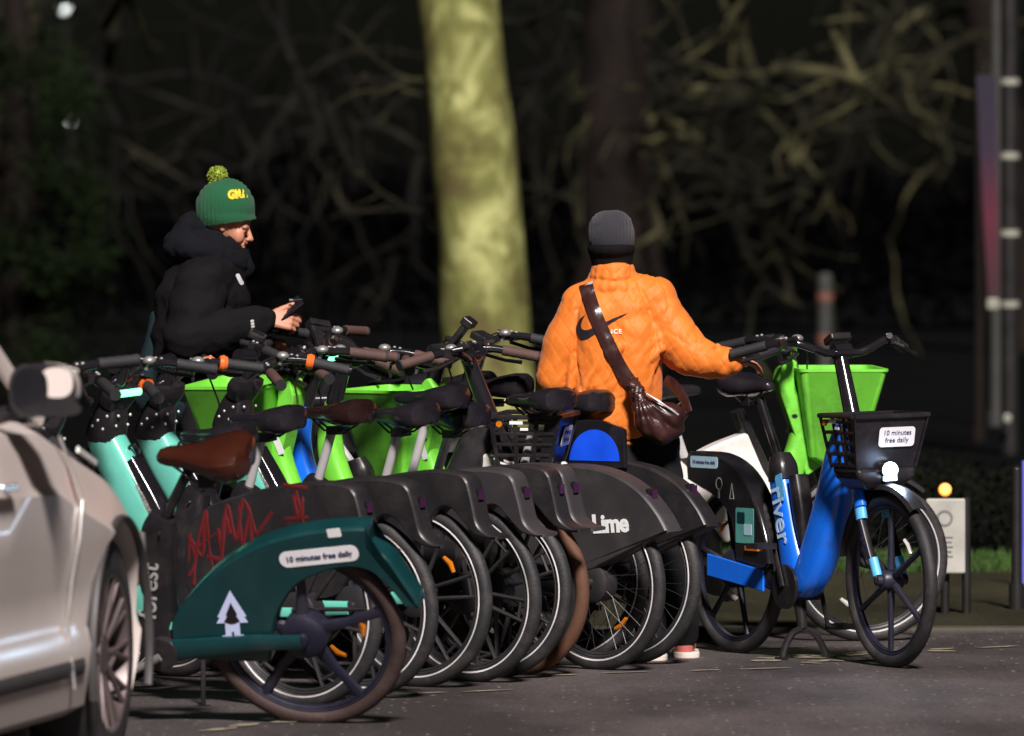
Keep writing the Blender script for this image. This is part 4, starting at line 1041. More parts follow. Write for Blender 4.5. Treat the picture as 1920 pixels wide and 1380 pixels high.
def mjacket(mb):
    mb.rcone(m_(392, 508), .150, m_(382, 560), .175); mb.rcone(m_(380, 560), .180, m_(374, 640), .188); mb.rcone(m_(374, 640), .188, m_(372, 725), .178)
    for sg in (-1, 1):
        mb.rcone(m_(392, 515, sg*.06), .11, m_(378, 535, sg*.17), .105)
        mb.rcone(m_(378, 640, sg*.06), .14, m_(380, 715, sg*.06), .13); mb.rcone(m_(382, 560, sg*.07), .14, m_(378, 640, sg*.06), .14)
    e1 = m_(352, 632, -.26); mb.rcone(m_(376, 545, -.18), .105, e1, .092); mb.rcone(e1, .096, m_(420, 622, -.22), .084); mb.rcone(m_(420, 622, -.22), .084, m_(478, 604, -.16), .062); mb.rcone(m_(478, 604, -.16), .058, m_(496, 601, -.145), .048)
    e2 = m_(380, 645, .22); mb.rcone(m_(385, 545, .18), .10, e2, .085); mb.rcone(e2, .085, m_(470, 636, .05), .058); mb.rcone(m_(470, 636, .05), .058, m_(486, 639, .03), .045)
blob('puffer_jacket', mjacket, M_PUFF, .009, 4, man, lambda c, n: .004*math.sin(c.z*52 + 2.6*fold(c, 5, 5, 3)) + .012*fold(c, 7, 7, 9, 2) + .004*ridge(c, 14, 14, 20, 8))
blob('sweatshirt_hem', lambda mb: (mb.rcone(m_(300, 600, .02), .045, m_(296, 730, .05), .12), mb.rcone(m_(345, 600, -.02), .09, m_(350, 735, 0), .16)), M_NAVY, .01, 4, man, lambda c, n: .014*fold(c, 14, 14, 3, 9))
def trou(mb):
    mb.rcone(m_(385, 720), .15, m_(385, 760), .14)
    for sg in (-1, 1):
        hip = m_(385, 760, sg*.09); kn = G(392, DM+sg*.10, .50); an = G(380, DM+sg*.11, .10); mb.rcone(hip, .10, kn, .075); mb.rcone(kn, .075, an, .06)
blob('trousers', trou, M_TROU, .012, 3, man, lambda c, n: .008*fold(c, 8, 8, 14))
for sg in (-1, 1):
    blob('shoe', lambda mb: (mb.rcone(G(380, DM+sg*.11, .06), .055, G(380, DM+sg*.11, .05)+Vector((.17, 0, 0)), .045),), M_TROU, .01, 2, man)
# white chest mark and cuff mark
jk = [c for c in man.children if c.name.startswith('puffer_jacket')][0]
project(jk, rrect(.016, .048, .007), [tuple(range(24))], m_(451, 523), Vector((.9, 0, .35)), Vector((-.42, 0, .9)), (0, 1, 0), .003, 1, 'chest_mark', M_LETTER, jk)
for k in range(3):
    project(jk, rrect(.013, .009, .003), [tuple(range(24))], m_(476.5+k*.7, 600+k*5.2), Vector((1, 0, .1)), Vector((-.1, 0, 1)), (0, 1, 0), .003, 1, 'cuff_mark', M_LETTERG, jk)
# phone
mb = MB(); pc = m_(541, 580, -.12); Mx = Matrix.Rotation(R(-38), 3, 'Y') @ Matrix.Rotation(R(35), 3, 'X')
mb.box(pc, (.125, .070, .009), Mx); ph_ = bevel(link('smartphone', mb.mesh('smartphone', M_GLOSS, False)), .003, 2)
tag(ph_, "black smartphone held up in the hand of the man in the green beanie", 'phone')
mb = MB(); mb.tube([m_(549, 563, -.12), m_(566, 561, -.16)], [.0012, .0012], 5); mb.box(m_(546, 562, -.15), (.014, .003, .006)); link('phone_clip', mb.mesh('phone_clip', M_STEEL), ph_)

# ---------------- woman in orange
DW = 30.4
def w(u, v, dy=0.0): return P(u, v, DW + dy)
wom = thing('person', 'person in orange quilted jacket seen from behind, reaching to the blue bike', 'person', G(1185, DW))
HW = w(1146, 452)
WR = w(1362, 684, -.15)      # wrist of the reaching arm
def wom_body(mb):
    mb.sphere(HW, (.074, .092, .104), 24, 16); mb.rcone(HW+Vector((0, .04, -.03)), .06, HW+Vector((0, .06, -.09)), .04)
    mb.rcone(HW+Vector((0, .095, -.02)), .010, HW+Vector((0, .11, -.045)), .013)
    mb.sphere(HW+Vector((0, .088, -.075)), (.022, .012, .008))
    for sg in (-1, 1):
        mb.sphere(HW+Vector((sg*.075, .005, -.02)), (.010, .018, .03)); mb.sphere(HW+Vector((sg*.03, .085, .0)), (.014, .010, .009))
    mb.rcone(HW+Vector((0, 0, -.08)), .052, w(1150, 530), .05)
    mb.rcone(w(1152, 590), .09, w(1165, 700), .10); mb.rcone(w(1165, 700), .10, w(1182, 800), .10)
    mb.rcone(w(1150, 560), .05, w(1090, 575), .045); mb.rcone(w(1150, 560), .05, w(1222, 568), .045)
    eR = w(1290, 655, -.02); mb.rcone(w(1222, 560), .05, eR, .042); mb.rcone(eR, .042, WR, .027)
    eL = w(1030, 690, .03); wL = w(1040, 730, .26); mb.rcone(w(1085, 565), .05, eL, .042); mb.rcone(eL, .042, wL, .027)
    hand(mb, WR, (.72, .15, .12), (-.2, .95, .2), (0, 0, 1), [.45, .5, .5, .5], .92)
    hand(mb, wL, (.1, .9, -.1), (.6, 0, .7), (-.7, 0, .7), .5, .92)
    for sg, hx, kx, ax, ay in ((-1, 1165, 1190, 1222, -.05), (1, 1225, 1258, 1282, .12)):
        hip = w(hx, 835); kn = G(kx, DW+ay*.5, .48); an = G(ax, DW+ay, .09)
        mb.rcone(hip, .09, kn, .055); mb.rcone(kn, .055, an, .038); mb.rcone(an, .038, an+Vector((.0, .12, -.05)), .03)
blob('body', wom_body, M_SKIN, .0040, 2, wom)
def whj(mb):
    # collar
    for k in range(16):
        a, b_ = 2*PI*k/16, 2*PI*(k+1)/16
        q = lambda t, z: w(1150, z) + Vector((.066*math.cos(t), .066*math.sin(t), 0))
        mb.rcone(q(a, 503), .018, q(b_, 503), .018, 10, 3); mb.rcone(q(a, 503), .017, w(1150, 540)+Vector((.085*math.cos(a), .075*math.sin(a), 0)), .025, 10, 3)
    mb.rcone(w(1151, 535), .085, w(1152, 560), .105)
    # shoulders, raglan slope
    mb.rcone(w(1152, 545), .085, w(1092, 572), .078); mb.rcone(w(1150, 545), .085, w(1226, 566), .092)
    # back panels
    mb.rcone(w(1128, 590), .118, w(1130, 700), .125); mb.rcone(w(1182, 590), .125, w(1178, 700), .125)
    mb.rcone(w(1130, 700), .125, w(1142, 785), .118); mb.rcone(w(1178, 700), .125, w(1182, 792), .118)
    mb.rcone(w(1120, 600, -.05), .085, w(1135, 720, -.04), .09); mb.rcone(w(1190, 620, -.05), .09, w(1185, 740, -.04), .09)
    mb.rcone(w(1142, 785), .118, w(1146, 800), .112); mb.rcone(w(1180, 790), .112, w(1182, 812), .106)
    # reaching arm: balloon sleeve, elbow, ruched cuff
    mb.rcone(w(1226, 572), .092, w(1262, 622, -.02), .092); mb.rcone(w(1262, 622, -.02), .092, w(1292, 662, -.06), .080)
    mb.rcone(w(1292, 662, -.06), .080, w(1330, 678, -.10), .066); mb.rcone(w(1330, 678, -.10), .066, w(1356, 681, -.13), .060); mb.rcone(w(1356, 681, -.13), .058, w(1374, 682, -.15), .040)
    mb.rcone(w(1240, 625), .085, w(1270, 660, -.04), .065)
    # hanging arm, wide sleeve bending away
    mb.rcone(w(1092, 580), .082, w(1062, 640, .0), .082); mb.rcone(w(1062, 640), .082, w(1042, 705, .02), .082); mb.rcone(w(1042, 705, .02), .080, w(1036, 735, .08), .068); mb.rcone(w(1042, 715, .04), .07, w(1050, 735, .22), .045)
    # folds laid on the cloth
    for a, b_, r_ in ((w(1238, 655, -.10), w(1190, 700, -.11), .016), (w(1232, 668, -.09), w(1210, 740, -.10), .014), (w(1075, 620, -.07), w(1068, 730, -.06), .016),
                      (w(1140, 640, -.12), w(1090, 735, -.11), .020), (w(1160, 650, -.13), w(1110, 770, -.11), .018), (w(1270, 610, -.09), w(1300, 650, -.12), .016), (w(1225, 600, -.08), w(1235, 650, -.10), .016), (w(1312, 640, -.12), w(1322, 700, -.13), .012), (w(1345, 650, -.15), w(1350, 706, -.15), .012), (w(1028, 715, -.03), w(1062, 722, -.04), .014), (w(1030, 690, -.04), w(1066, 700, -.05), .012)):
        mb.rcone(a, r_, b_, r_*.8, 10, 3)
SEAMS = [[(p.x, p.z) for p in (w(a_, b_) for a_, b_ in ln)] for ln in ([(1108, 530), (1082, 580), (1078, 660), (1092, 745)], [(1196, 530), (1218, 580), (1232, 640), (1246, 700)], [(1085, 822), (1150, 826), (1235, 824)], [(1108, 522), (1150, 528), (1192, 522)])]
def wdisp(c, n):
    a = fold(c, 9, 9, 6, 1)*.010 + ridge(c, 20, 14, 11, 4)*.0025
    n1 = noise.noise(Vector((c.x*6+c.z*5.5, c.y*5, c.z*3.4-c.x*3+3))); n2 = noise.noise(Vector((c.x*13-c.z*9+7, c.y*10, c.z*9+c.x*6)))
    a -= (.0038*math.exp(-(n1/.05)**2) + .0020*math.exp(-(n2/.05)**2))*max(0, min(1, .6+1.6*noise.noise(Vector((c.x*3.1, 9, c.z*2.7)))))
    if n.y < .2:
        for ln in SEAMS:
            for i in range(len(ln)-1):
                ax, az = ln[i]; bx, bz = ln[i+1]; dx, dz = bx-ax, bz-az; t = max(0, min(1, ((c.x-ax)*dx+(c.z-az)*dz)/(dx*dx+dz*dz)))
                d = math.hypot(c.x-ax-dx*t, c.z-az-dz*t)
                if d < .03: a -= .007*math.exp(-(d/.006)**2)
    q = noise.noise(Vector((c.x*3, c.y*3, c.z*3+5)))
    a += ridge(Vector((c.x+c.z*.9, c.y, c.z-c.x*.9)), 4, 4, 17, 12)*.008*max(0, .35+q)
    return a
wj = blob('quilted_jacket', whj, M_JACK, .0065, 3, wom, wdisp)
bm = bmesh.new(); bm.from_mesh(wj.data)
hz_ = w(1160, 836).z
bmesh.ops.bisect_plane(bm, geom=bm.verts[:]+bm.edges[:]+bm.faces[:], plane_co=(0, 0, hz_), plane_no=(0, 0, -1), clear_outer=True); bm.to_mesh(wj.data); bm.free()
def wneck(mb):
    mb.rcone(HW+Vector((0, .004, -.035)), .088, w(1150, 512), .070); mb.sphere(HW+Vector((0, .0, -.03)), (.092, .108, .05))
blob('neck_gaiter', wneck, M_BAND, .005, 3, wom)
def whb(mb):
    mb.sphere(HW+Vector((0, 0, .018)), (.090, .106, .098), 28, 18); mb.rcone(HW+Vector((0, 0, .012)), .088, HW+Vector((0, 0, -.012)), .087)
    mb.sphere(HW+Vector((-.02, 0, .05)), (.066, .09, .066)); mb.sphere(HW+Vector((.018, 0, .052)), (.066, .09, .066))
hb_ = blob('beanie', whb, M_BEANIE_K, .0045, 3, wom, lambda c, n: .0012*math.sin(c.x*520)+.002*fold(c, 14, 14, 14))
def wtr(mb):
    mb.rcone(w(1160, 815), .105, w(1165, 850), .10); mb.rcone(w(1185, 815), .105, w(1215, 850), .11)
    for sg, hx, kx, ax, ay in ((-1, 1165, 1190, 1222, -.05), (1, 1225, 1258, 1282, .12)):
        hip = w(hx, 840); kn = G(kx, DW+ay*.5, .48); an = G(ax, DW+ay, .10); mb.rcone(hip, .105, kn, .075); mb.rcone(kn, .075, an, .062)
blob('trousers', wtr, M_TROU, .01, 3, wom, lambda c, n: .010*fold(c, 10, 10, 16, 6))
for ax, ay in ((1222, -.05), (1282, .12)):
    c = G(ax, DW+ay, 0)
    sh = blob('shoe', lambda mb: (mb.rcone(c+Vector((0, -.01, .045)), .036, c+Vector((.02, .17, .04)), .032),), M_SHOE, .006, 2, wom)
    mb = MB(); mb.prism([(p[0]*1.0+c.x+.01, p[1]+c.y+.07) for p in rrect(.10, .29, .045)], .004, .028, 'z'); so = bevel(link('sole', mb.mesh('sole', M_SOLE, False), sh), .004, 2)
    so.matrix_parent_inverse = Matrix.Translation(-wom.location) if False else Matrix.Identity(4)
bv = bvh_of(wj)
# swoosh and letters on the back
def swoosh():
    top = smooth_path([Vector(p) for p in ((.215, .082, 0), (.12, .052, 0), (.03, .018, 0), (-.03, .0, 0), (-.058, .012, 0), (-.052, .045, 0), (-.035, .072, 0))], 6)
    bot = smooth_path([Vector(p) for p in ((-.035, .072, 0), (-.07, .045, 0), (-.088, .005, 0), (-.072, -.035, 0), (-.035, -.042, 0), (.03, -.012, 0), (.12, .036, 0), (.215, .082, 0))], 6)
    pts = [(p.x*.66, p.y*.82) for p in top[:-1] + bot[:-1]]
    return pts
sw = swoosh(); N_ = len(sw)
project(wj, sw, [tuple(range(N_))], w(1108, 618), Vector((1, 0, 0)), Vector((0, 0, 1)), (0, 1, 0), .004, 3, 'tick_logo', mat('navy_black_print', (0.010, 0.008, 0.016), 0.6), wj, bv)
tg = text_geo('NCE', .024, 0, .0005, 1.25)
project(wj, [(v.x, v.y) for v in tg[0]], [tuple(f) for f in tg[1]], w(1152, 621), Vector((1, 0, 0)), Vector((0, 0, 1)), (0, 1, 0), .004, 1, 'lettering', M_LETTER, wj, bv)

# crossbody bag
def ribbon(path2d, half, name, m, off=.006, th=.006):
    mb = MB(); rings = []
    pts = smooth_path([Vector((a, 0, b)) for a, b in path2d], 8)
    for i, p in enumerate(pts):
        t = (pts[min(i+1, len(pts)-1)]-pts[max(i-1, 0)]).normalized(); s_ = Vector((t.z, 0, -t.x))
        h_ = half[0]+(half[1]-half[0])*i/(len(pts)-1); row = []
        for k in range(7):
            q = p + s_*h_*(k/3-1); h = bv.ray_cast(Vector((q.x, DW-1, q.z)), Vector((0, 1, 0)))
            y = h[0].y if h[0] is not None else None
            row.append((q, y))
        ys = [y for q, y in row if y is not None]; dy = min(ys) if ys else DW-.1
        ring = [Vector((q.x, (y if y is not None else dy)*.4+dy*.6 - off - .004*(1-abs(k-3)/3), q.z)) for k, (q, y) in enumerate(row)]
        ring += [v + Vector((0, th, 0)) for v in ring[::-1]]; rings.append(ring)
    mb.ring_loft(rings); return mb
bag = thing('crossbody_bag', 'dark brown crossbody bag with wide strap over the orange jacket', 'bag', w(1240, 790, -.2))
def s2(u, v): p = w(u, v); return (p.x, p.z)
mb = ribbon([s2(1098, 532), s2(1112, 580), s2(1138, 640), s2(1163, 690), s2(1190, 728)], (.026, .028), 'strap', M_LEATH)
mb2 = MB(); mb2.add(mb.v, mb.f)
st_ = link('strap', mb2.mesh('strap', M_LEATH), bag); st_.matrix_parent_inverse = Matrix.Translation(-bag.location)
hh = bv.ray_cast(Vector((w(1100, 534).x, DW-1, w(1100, 534).z)), Vector((0, 1, 0)))[0] or w(1100, 534, -.06)
mb = MB(); mb.box(Vector((w(1101, 535).x, hh.y-.012, w(1101, 535).z)), (.05, .006, .012), Matrix.Rotation(R(-32), 3, 'Y')); q_ = link('strap_buckle', mb.mesh('strap_buckle', M_SILVER, False), st_)
BD = -.20
def bagf(mb):
    mb.rcone(w(1188, 716, BD+.03), .022, w(1194, 738, BD), .026); mb.rcone(w(1182, 722, BD), .016, w(1202, 730, BD), .016)
    mb.rcone(w(1196, 742, BD), .028, w(1215, 790, BD), .052); mb.rcone(w(1215, 790, BD), .052, w(1242, 812, BD), .046); mb.rcone(w(1210, 770, BD), .05, w(1262, 778, BD), .045)
    mb.rcone(w(1242, 812, BD), .046, w(1262, 800, BD+.02), .044); mb.rcone(w(1262, 785, BD), .045, w(1282, 775, BD+.02), .020)
    mb.rcone(w(1222, 800, BD), .05, w(1240, 822, BD), .028)
def bdisp(c, n):
    k = c - w(1194, 736, BD); a = math.atan2(k.z, k.x); d = k.length
    return .0045*math.sin(a*26)*max(0, 1-d/.22) + .004*fold(c, 24, 24, 24)
bo = blob('pouch', bagf, M_LEATH, .005, 2, bag, bdisp)
bo.scale = (1, 1, 1)
mb = MB(); pts = smooth_path([w(1248, 712, -.05), w(1264, 722, -.10), w(1282, 748, -.16), w(1291, 775, BD)], 6); mb.tube(pts, [(.006, .020)]*len(pts), 12)
o = link('back_strap', mb.mesh('back_strap', M_LEATH), bag); o.matrix_parent_inverse = Matrix.Translation(-bag.location)
mb = MB(); pts = smooth_path([w(1212, 738, BD-.035), w(1235, 752, BD-.052), w(1258, 768, BD-.05), w(1272, 778, BD-.04)], 5); mb.tube(pts, [.0035]*len(pts), 8)
o = link('zip', mb.mesh('zip', M_SILVER), bo); 

# ------------------------------------------------------------------ silver car
M_CAR = mat('silver_champagne_paint', (0.64, 0.56, 0.52), 0.40, metal=0.0, coat=0.2, var=0.05, vscale=2, bump=0.0)
M_CARG = mat('dark_car_glass', (0.012, 0.012, 0.014), 0.08, coat=0.5)
M_CARP = mat('grey_car_trim', (0.05, 0.045, 0.045), 0.5)
M_ALLOY = mat('grey_alloy_wheel', (0.13, 0.10, 0.10), 0.4, metal=0.4)
M_CHROME = mat('chrome_and_edge_highlight', (0.75, 0.74, 0.72), 0.2, metal=0.7)
CTH = R(9.5)
car_w = G(166, 24.4)      # contact point of front right wheel, outer face
hx = Vector((math.sin(CTH), math.cos(CTH), 0)); rt = Vector((math.cos(CTH), -math.sin(CTH), 0))
car_o = car_w - rt*.80
car = thing('parked_car', 'silver parked car cropped at the left edge with black door mirror', 'car', car_o, PI/2-CTH)
def car_sec(x):
    # x: forward of front axle; returns right-half profile list (y outward +, z) from sill to bonnet/shoulder
    t = max(0, x)
    nose = .0 if x < .25 else (x-.25)**2*.9
    z_sh = 1.085 + (-x-1.0)*.02 if x < -.85 else 1.08 - (x+.85)*.20 - max(0, x-.0)*.12
    wdt = .905 - nose
    bulge = .018*math.exp(-((x)/.42)**2)
    return [(wdt-.10, .20), (wdt-.035, .235), (wdt-.012, .34), (wdt-.004, .42), (wdt-.030+bulge, .47), (wdt-.026+bulge, .60), (wdt+bulge-.004, .72), (wdt+bulge, z_sh-.20), (wdt-.020+bulge, z_sh-.17), (wdt-.035+bulge, z_sh-.08), (wdt-.065+bulge, z_sh-.02), (wdt-.13, z_sh+.015)]
xs = [-3.45, -3.3, -3.0, -2.6, -2.2, -1.8, -1.5, -1.2, -1.0, -.85, -.7, -.55, -.45, -.35, -.25, -.15, -.05, .05, .15, .25, .35, .45, .6, .72, .82, .88]
mb = MB(); rings = []
for x in xs:
    h = car_sec(x)
    if x < -3.2: h = [(a*.93, b) for a, b in h]
    top = [(h[-1][0]*f, h[-1][1] + .05*(1-f*f) if x > -1.1 else h[-1][1]) for f in (.75, .5, .25, 0)]
    full = [(a, b) for a, b in h] + top
    ring = [Vector((x, -a, b)) for a, b in full] + [Vector((x, a, b)) for a, b in full[:-1][::-1]]
    rings.append(ring)
mb.ring_loft(rings)
cb = link('car_body', mb.mesh('car_body', M_CAR), car)
cut = MB()
for wx in (0, -2.62):
    for sg in (-1, 1): cut.cyl((wx, sg*.60, .375), (wx, sg*1.05, .375), .405, 48)
co_ = link('cutter', cut.mesh('cutter', M_CARP)); co_.parent = car
bo_ = cb.modifiers.new('b', 'BOOLEAN'); bo_.operation = 'DIFFERENCE'; bo_.object = co_; bo_.solver = 'EXACT'; bo_.use_self = True
bake_mods(cb)
for p in cb.data.polygons: p.use_smooth = True
cb.data.set_sharp_from_angle(angle=R(35))
bpy.data.objects.remove(co_)
# greenhouse
mb = MB(); rings = []
for x, zt, wt in ((-3.3, 1.10, .66), (-3.05, 1.42, .60), (-2.6, 1.60, .62), (-2.0, 1.66, .64), (-1.5, 1.64, .63), (-1.15, 1.50, .62), (-.55, 1.09, .62)):
    zb = 1.07; rings.append([Vector((x, -.79, zb)), Vector((x, -.78, zb+.02)), Vector((x, -wt-.02, zt-.05)), Vector((x, -wt*.8, zt)), Vector((x, wt*.8, zt)), Vector((x, wt+.02, zt-.05)), Vector((x, .78, zb+.02)), Vector((x, .79, zb))])
mb.ring_loft(rings); link('windows', mb.mesh('windows', M_CARG), car)
mb = MB()
for sg in (-1, 1):
    mb.tube([(-.58, sg*.775, 1.095), (-1.18, sg*.655, 1.49), (-1.6, sg*.64, 1.625), (-2.6, sg*.63, 1.585), (-3.15, sg*.69, 1.30)], [(.02, .035)]*5, 10)
    mb.tube([(-1.75, sg*.795, 1.10), (-1.85, sg*.66, 1.62)], [(.012, .03)]*2, 8)
link('pillars', mb.mesh('pillars', M_CAR), car)
mb = MB()
rgs = []
for x, wd, z in ((-3.0, .52, 1.45), (-2.6, .55, 1.625), (-2.0, .57, 1.685), (-1.5, .56, 1.66), (-1.2, .54, 1.54)):
    rgs.append([Vector((x, y*wd, z-.02*abs(y)**2)) for y in (-1, -.5, 0, .5, 1)] + [Vector((x, y*wd, z-.03-.02*abs(y)**2)) for y in (1, .5, 0, -.5, -1)])
mb.ring_loft(rgs); link('roof', mb.mesh('roof', M_CAR), car)
# arch liner and lips, trims
for sg in (-1, 1):
    for wx in (0, -2.62):
        mb = MB(); mb.torus((wx, sg*(.902 if wx == 0 else .885), .375), .408, .009, 48, 8, .014, a0=R(-18), a1=R(198)); link('arch_trim', mb.mesh('arch_trim', M_CARP), car)
        mb = MB(); mb.cyl((wx, sg*.58, .375), (wx, sg*.62, .375), .40, 40); link('arch_liner', mb.mesh('arch_liner', M_BLACK), car)
    mb = MB(); mb.tube([(-2.2, sg*.893, .36), (-.50, sg*.893, .36)], [(.010, .028)]*2, 8); link('side_moulding', mb.mesh('side_moulding', M_CARP), car)
    mb = MB(); mb.tube([(-.66, sg*.905, .30), (-.66, sg*.882, .50), (-.65, sg*.893, .62), (-.62, sg*.912, .75), (-.58, sg*.912, .86), (-.62, sg*.885, .95), (-.68, sg*.86, 1.05)], [(.004, .003)]*7, 6); link('door_gap', mb.mesh('door_gap', M_BLACK), car)
    mb = MB(); mb.tube([(-.672, sg*.907, .30), (-.672, sg*.886, .50), (-.662, sg*.897, .62), (-.634, sg*.915, .75), (-.596, sg*.915, .86), (-.634, sg*.889, .95), (-.69, sg*.866, 1.05)], [(.005, .005)]*7, 6); link('door_edge_highlight', mb.mesh('door_edge_highlight', M_CHROME), car)  # bright strip painted in for the highlight along the door edge
    mb = MB(); mb.tube([(-1.75, sg*.905, .30), (-1.75, sg*.882, .50), (-1.75, sg*.905, .75), (-1.75, sg*.905, .88), (-1.75, sg*.86, 1.06)], [(.004, .003)]*5, 6); link('door_gap', mb.mesh('door_gap', M_BLACK), car)
    mb = MB(); mb.box((-1.62, sg*.925, .93), (.20, .018, .022)); mb.box((-1.53, sg*.912, .93), (.02, .03, .02)); bevel(link('door_handle', mb.mesh('door_handle', M_CHROME, False), car), .005)
    mb = MB(); mb.tube([(-.35, sg*.845, 1.0), (-.18, sg*.862, .955)], [(.006, .011)]*2, 8); link('side_repeater', mb.mesh('side_repeater', M_CLEAR), car)
# mirrors
for sg in (-1, 1):
    def mir(mb):
        c = Vector((-1.2, sg*1.0, 1.205)); mb.sphere(c, (.085, .105, .082)); mb.rcone(c+Vector((.02, 0, .01)), .07, c+Vector((.0, sg*.045, -.01)), .066)
    mbq = MB(); rings = []
    for i, (x, s_) in enumerate(((.085, .2), (.075, .55), (.05, .82), (.01, .97), (-.04, 1.0), (-.055, .98))):
        rings.append([Vector((-1.32+x, sg*.975+.098*s_*math.copysign(abs(math.cos(a))**.8, math.cos(a))*1.0, 1.205+.078*s_*math.copysign(abs(math.sin(a))**.85, math.sin(a)))) for a in [2*PI*k/28 for k in range(28)]])
    mbq.ring_loft(rings)
    mm = mbq.mesh('door_mirror', [M_CAR, M_BLACK])
    for p in mm.polygons: p.material_index = 0 if (p.center.z > 1.185 and (p.center.y*sg > .985 or p.center.x > -1.36)) else 1
    mo = link('door_mirror', mm, car)
    for p in mm.polygons:
        if len(p.vertices) > 10: p.material_index = 1
    mb = MB(); mb.tube([(-1.374, sg*.930, 1.200), (-1.3775, sg*.930, 1.200)], [(.060, .078)]*2, 28, True, 2.4); mb.tube([(-1.373, sg*.985, 1.150), (-1.377, sg*.985, 1.150)], [(.100, .024)]*2, 28, True, 2.6); link('mirror_frame', mb.mesh('mirror_frame', M_BLACK), mo)
    mb = MB(); mb.tube([(-1.372, sg*1.012, 1.225), (-1.3785, sg*1.012, 1.225)], [(.048, .044)]*2, 28, True, 2.6); link('mirror_shell', mb.mesh('mirror_shell', M_CAR), mo)
    mb = MB(); mb.tube([(-1.379, sg*.935, 1.205), (-1.381, sg*.935, 1.205)], [(.052, .062)]*2, 28, True, 2.6); link('mirror_glass', mb.mesh('mirror_glass', M_CARG), mo)
    mb = MB(); mb.tube([(-1.30, sg*.80, 1.12), (-1.31, sg*.88, 1.14), (-1.31, sg*.93, 1.17)], [(.035, .028), (.03, .022), (.03, .022)], 10); link('mirror_foot', mb.mesh('mirror_foot', M_BLACK), mo)
# wheels
for wx in (0, -2.62):
    for sg in (-1, 1):
        mb = MB(); prof = [(.10, .235), (.0, .24), (-.005, .255), (.0, .30), (.01, .345), (.03, .362), (.10, .366), (.17, .362), (.20, .34), (.205, .24)]
        mb.ring_loft([[Vector((wx+r*math.cos(2*PI*k/56), sg*(.875-y), .366+r*math.sin(2*PI*k/56))) for k in range(56)] for y, r in prof], False)
        wo = link('wheel', mb.mesh('wheel', M_TYRE), car)
        mb = MB(); mb.ring_loft([[Vector((wx+r*math.cos(2*PI*k/48), sg*(.873-y), .366+r*math.sin(2*PI*k/48))) for k in range(48)] for y, r in ((.0, .248), (-.004, .240), (.0, .232), (.03, .225), (.12, .22))], False)
        for k in range(10):
            a = 2*PI*k/10
            for da in (-.07, .07):
                mb.tube([(wx+.05*math.cos(a), sg*.835, .366+.05*math.sin(a)), (wx+.14*math.cos(a+da*.6), sg*.852, .366+.14*math.sin(a+da*.6)), (wx+.235*math.cos(a+da*1.6), sg*.868, .366+.235*math.sin(a+da*1.6))], [(.012, .012), (.010, .008), (.008, .010)], 8)
        mb.cyl((wx, sg*.80, .366), (wx, sg*.85, .366), .06, 24)
        link('rim', mb.mesh('rim', M_ALLOY), wo)
        mb = MB(); mb.cyl((wx, sg*.74, .366), (wx, sg*.76, .366), .15, 30); link('brake_disc', mb.mesh('brake_disc', M_STEEL), wo)
for sg in (-1, 1):
    mb = MB(); mb.tube([(.76, sg*.42, .70), (.70, sg*.62, .73), (.52, sg*.76, .77)], [(.03, .05), (.035, .06), (.02, .04)], 12); link('headlight', mb.mesh('headlight', M_CLEAR), car)
    mb = MB(); mb.box((-3.42, sg*.70, .92), (.08, .22, .18)); bevel(link('tail_light', mb.mesh('tail_light', M_REDREF, False), car), .02)

# ------------------------------------------------------------------ background
def bark(name, a, b, c, sc_=3.0, bumpv=0.5, zs=.45):
    m = bpy.data.materials.new(name); m.use_nodes = True; n = m.node_tree.nodes; l = m.node_tree.links; bs = n['Principled BSDF']
    tc = n.new('ShaderNodeTexCoord'); mp = n.new('ShaderNodeMapping'); mp.inputs['Scale'].default_value = (1, 1, zs); l.new(tc.outputs['Object'], mp.inputs[0])
    nz = n.new('ShaderNodeTexNoise'); nz.inputs['Scale'].default_value = sc_; nz.inputs['Detail'].default_value = 7; nz.inputs['Roughness'].default_value = .62; nz.inputs['Distortion'].default_value = .5; l.new(mp.outputs[0], nz.inputs['Vector'])
    cr = n.new('ShaderNodeValToRGB'); cr.color_ramp.elements[0].position = .40; cr.color_ramp.elements[0].color = (*a, 1); cr.color_ramp.elements[1].position = .52; cr.color_ramp.elements[1].color = (*b, 1)
    e = cr.color_ramp.elements.new(.66); e.color = (*c, 1); l.new(nz.outputs['Fac'], cr.inputs[0]); l.new(cr.outputs[0], bs.inputs['Base Color'])
    bp = n.new('ShaderNodeBump'); bp.inputs['Strength'].default_value = bumpv; bp.inputs['Distance'].default_value = .04; l.new(nz.outputs['Fac'], bp.inputs['Height']); l.new(bp.outputs[0], bs.inputs['Normal'])
    bs.inputs['Roughness'].default_value = .85; bs.inputs['Specular IOR Level'].default_value = .2
    return m
M_PLANE = bark('mottled_plane_bark', (0.095, 0.080, 0.028), (0.165, 0.17, 0.050), (0.42, 0.42, 0.17), 2.8, 0.3, .75)
M_BARKB = bark('brown_bark', (0.004, 0.0022, 0.0017), (0.007, 0.004, 0.0028), (0.012, 0.0075, 0.005), 4)  # this and the following barks darkened: night falloff put into their colour
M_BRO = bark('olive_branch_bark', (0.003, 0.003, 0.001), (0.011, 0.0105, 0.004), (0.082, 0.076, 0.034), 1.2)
M_BRD = bark('dim_branch_bark', (0.0012, 0.0012, 0.0008), (0.004, 0.0036, 0.0022), (0.024, 0.021, 0.012), 1.2)
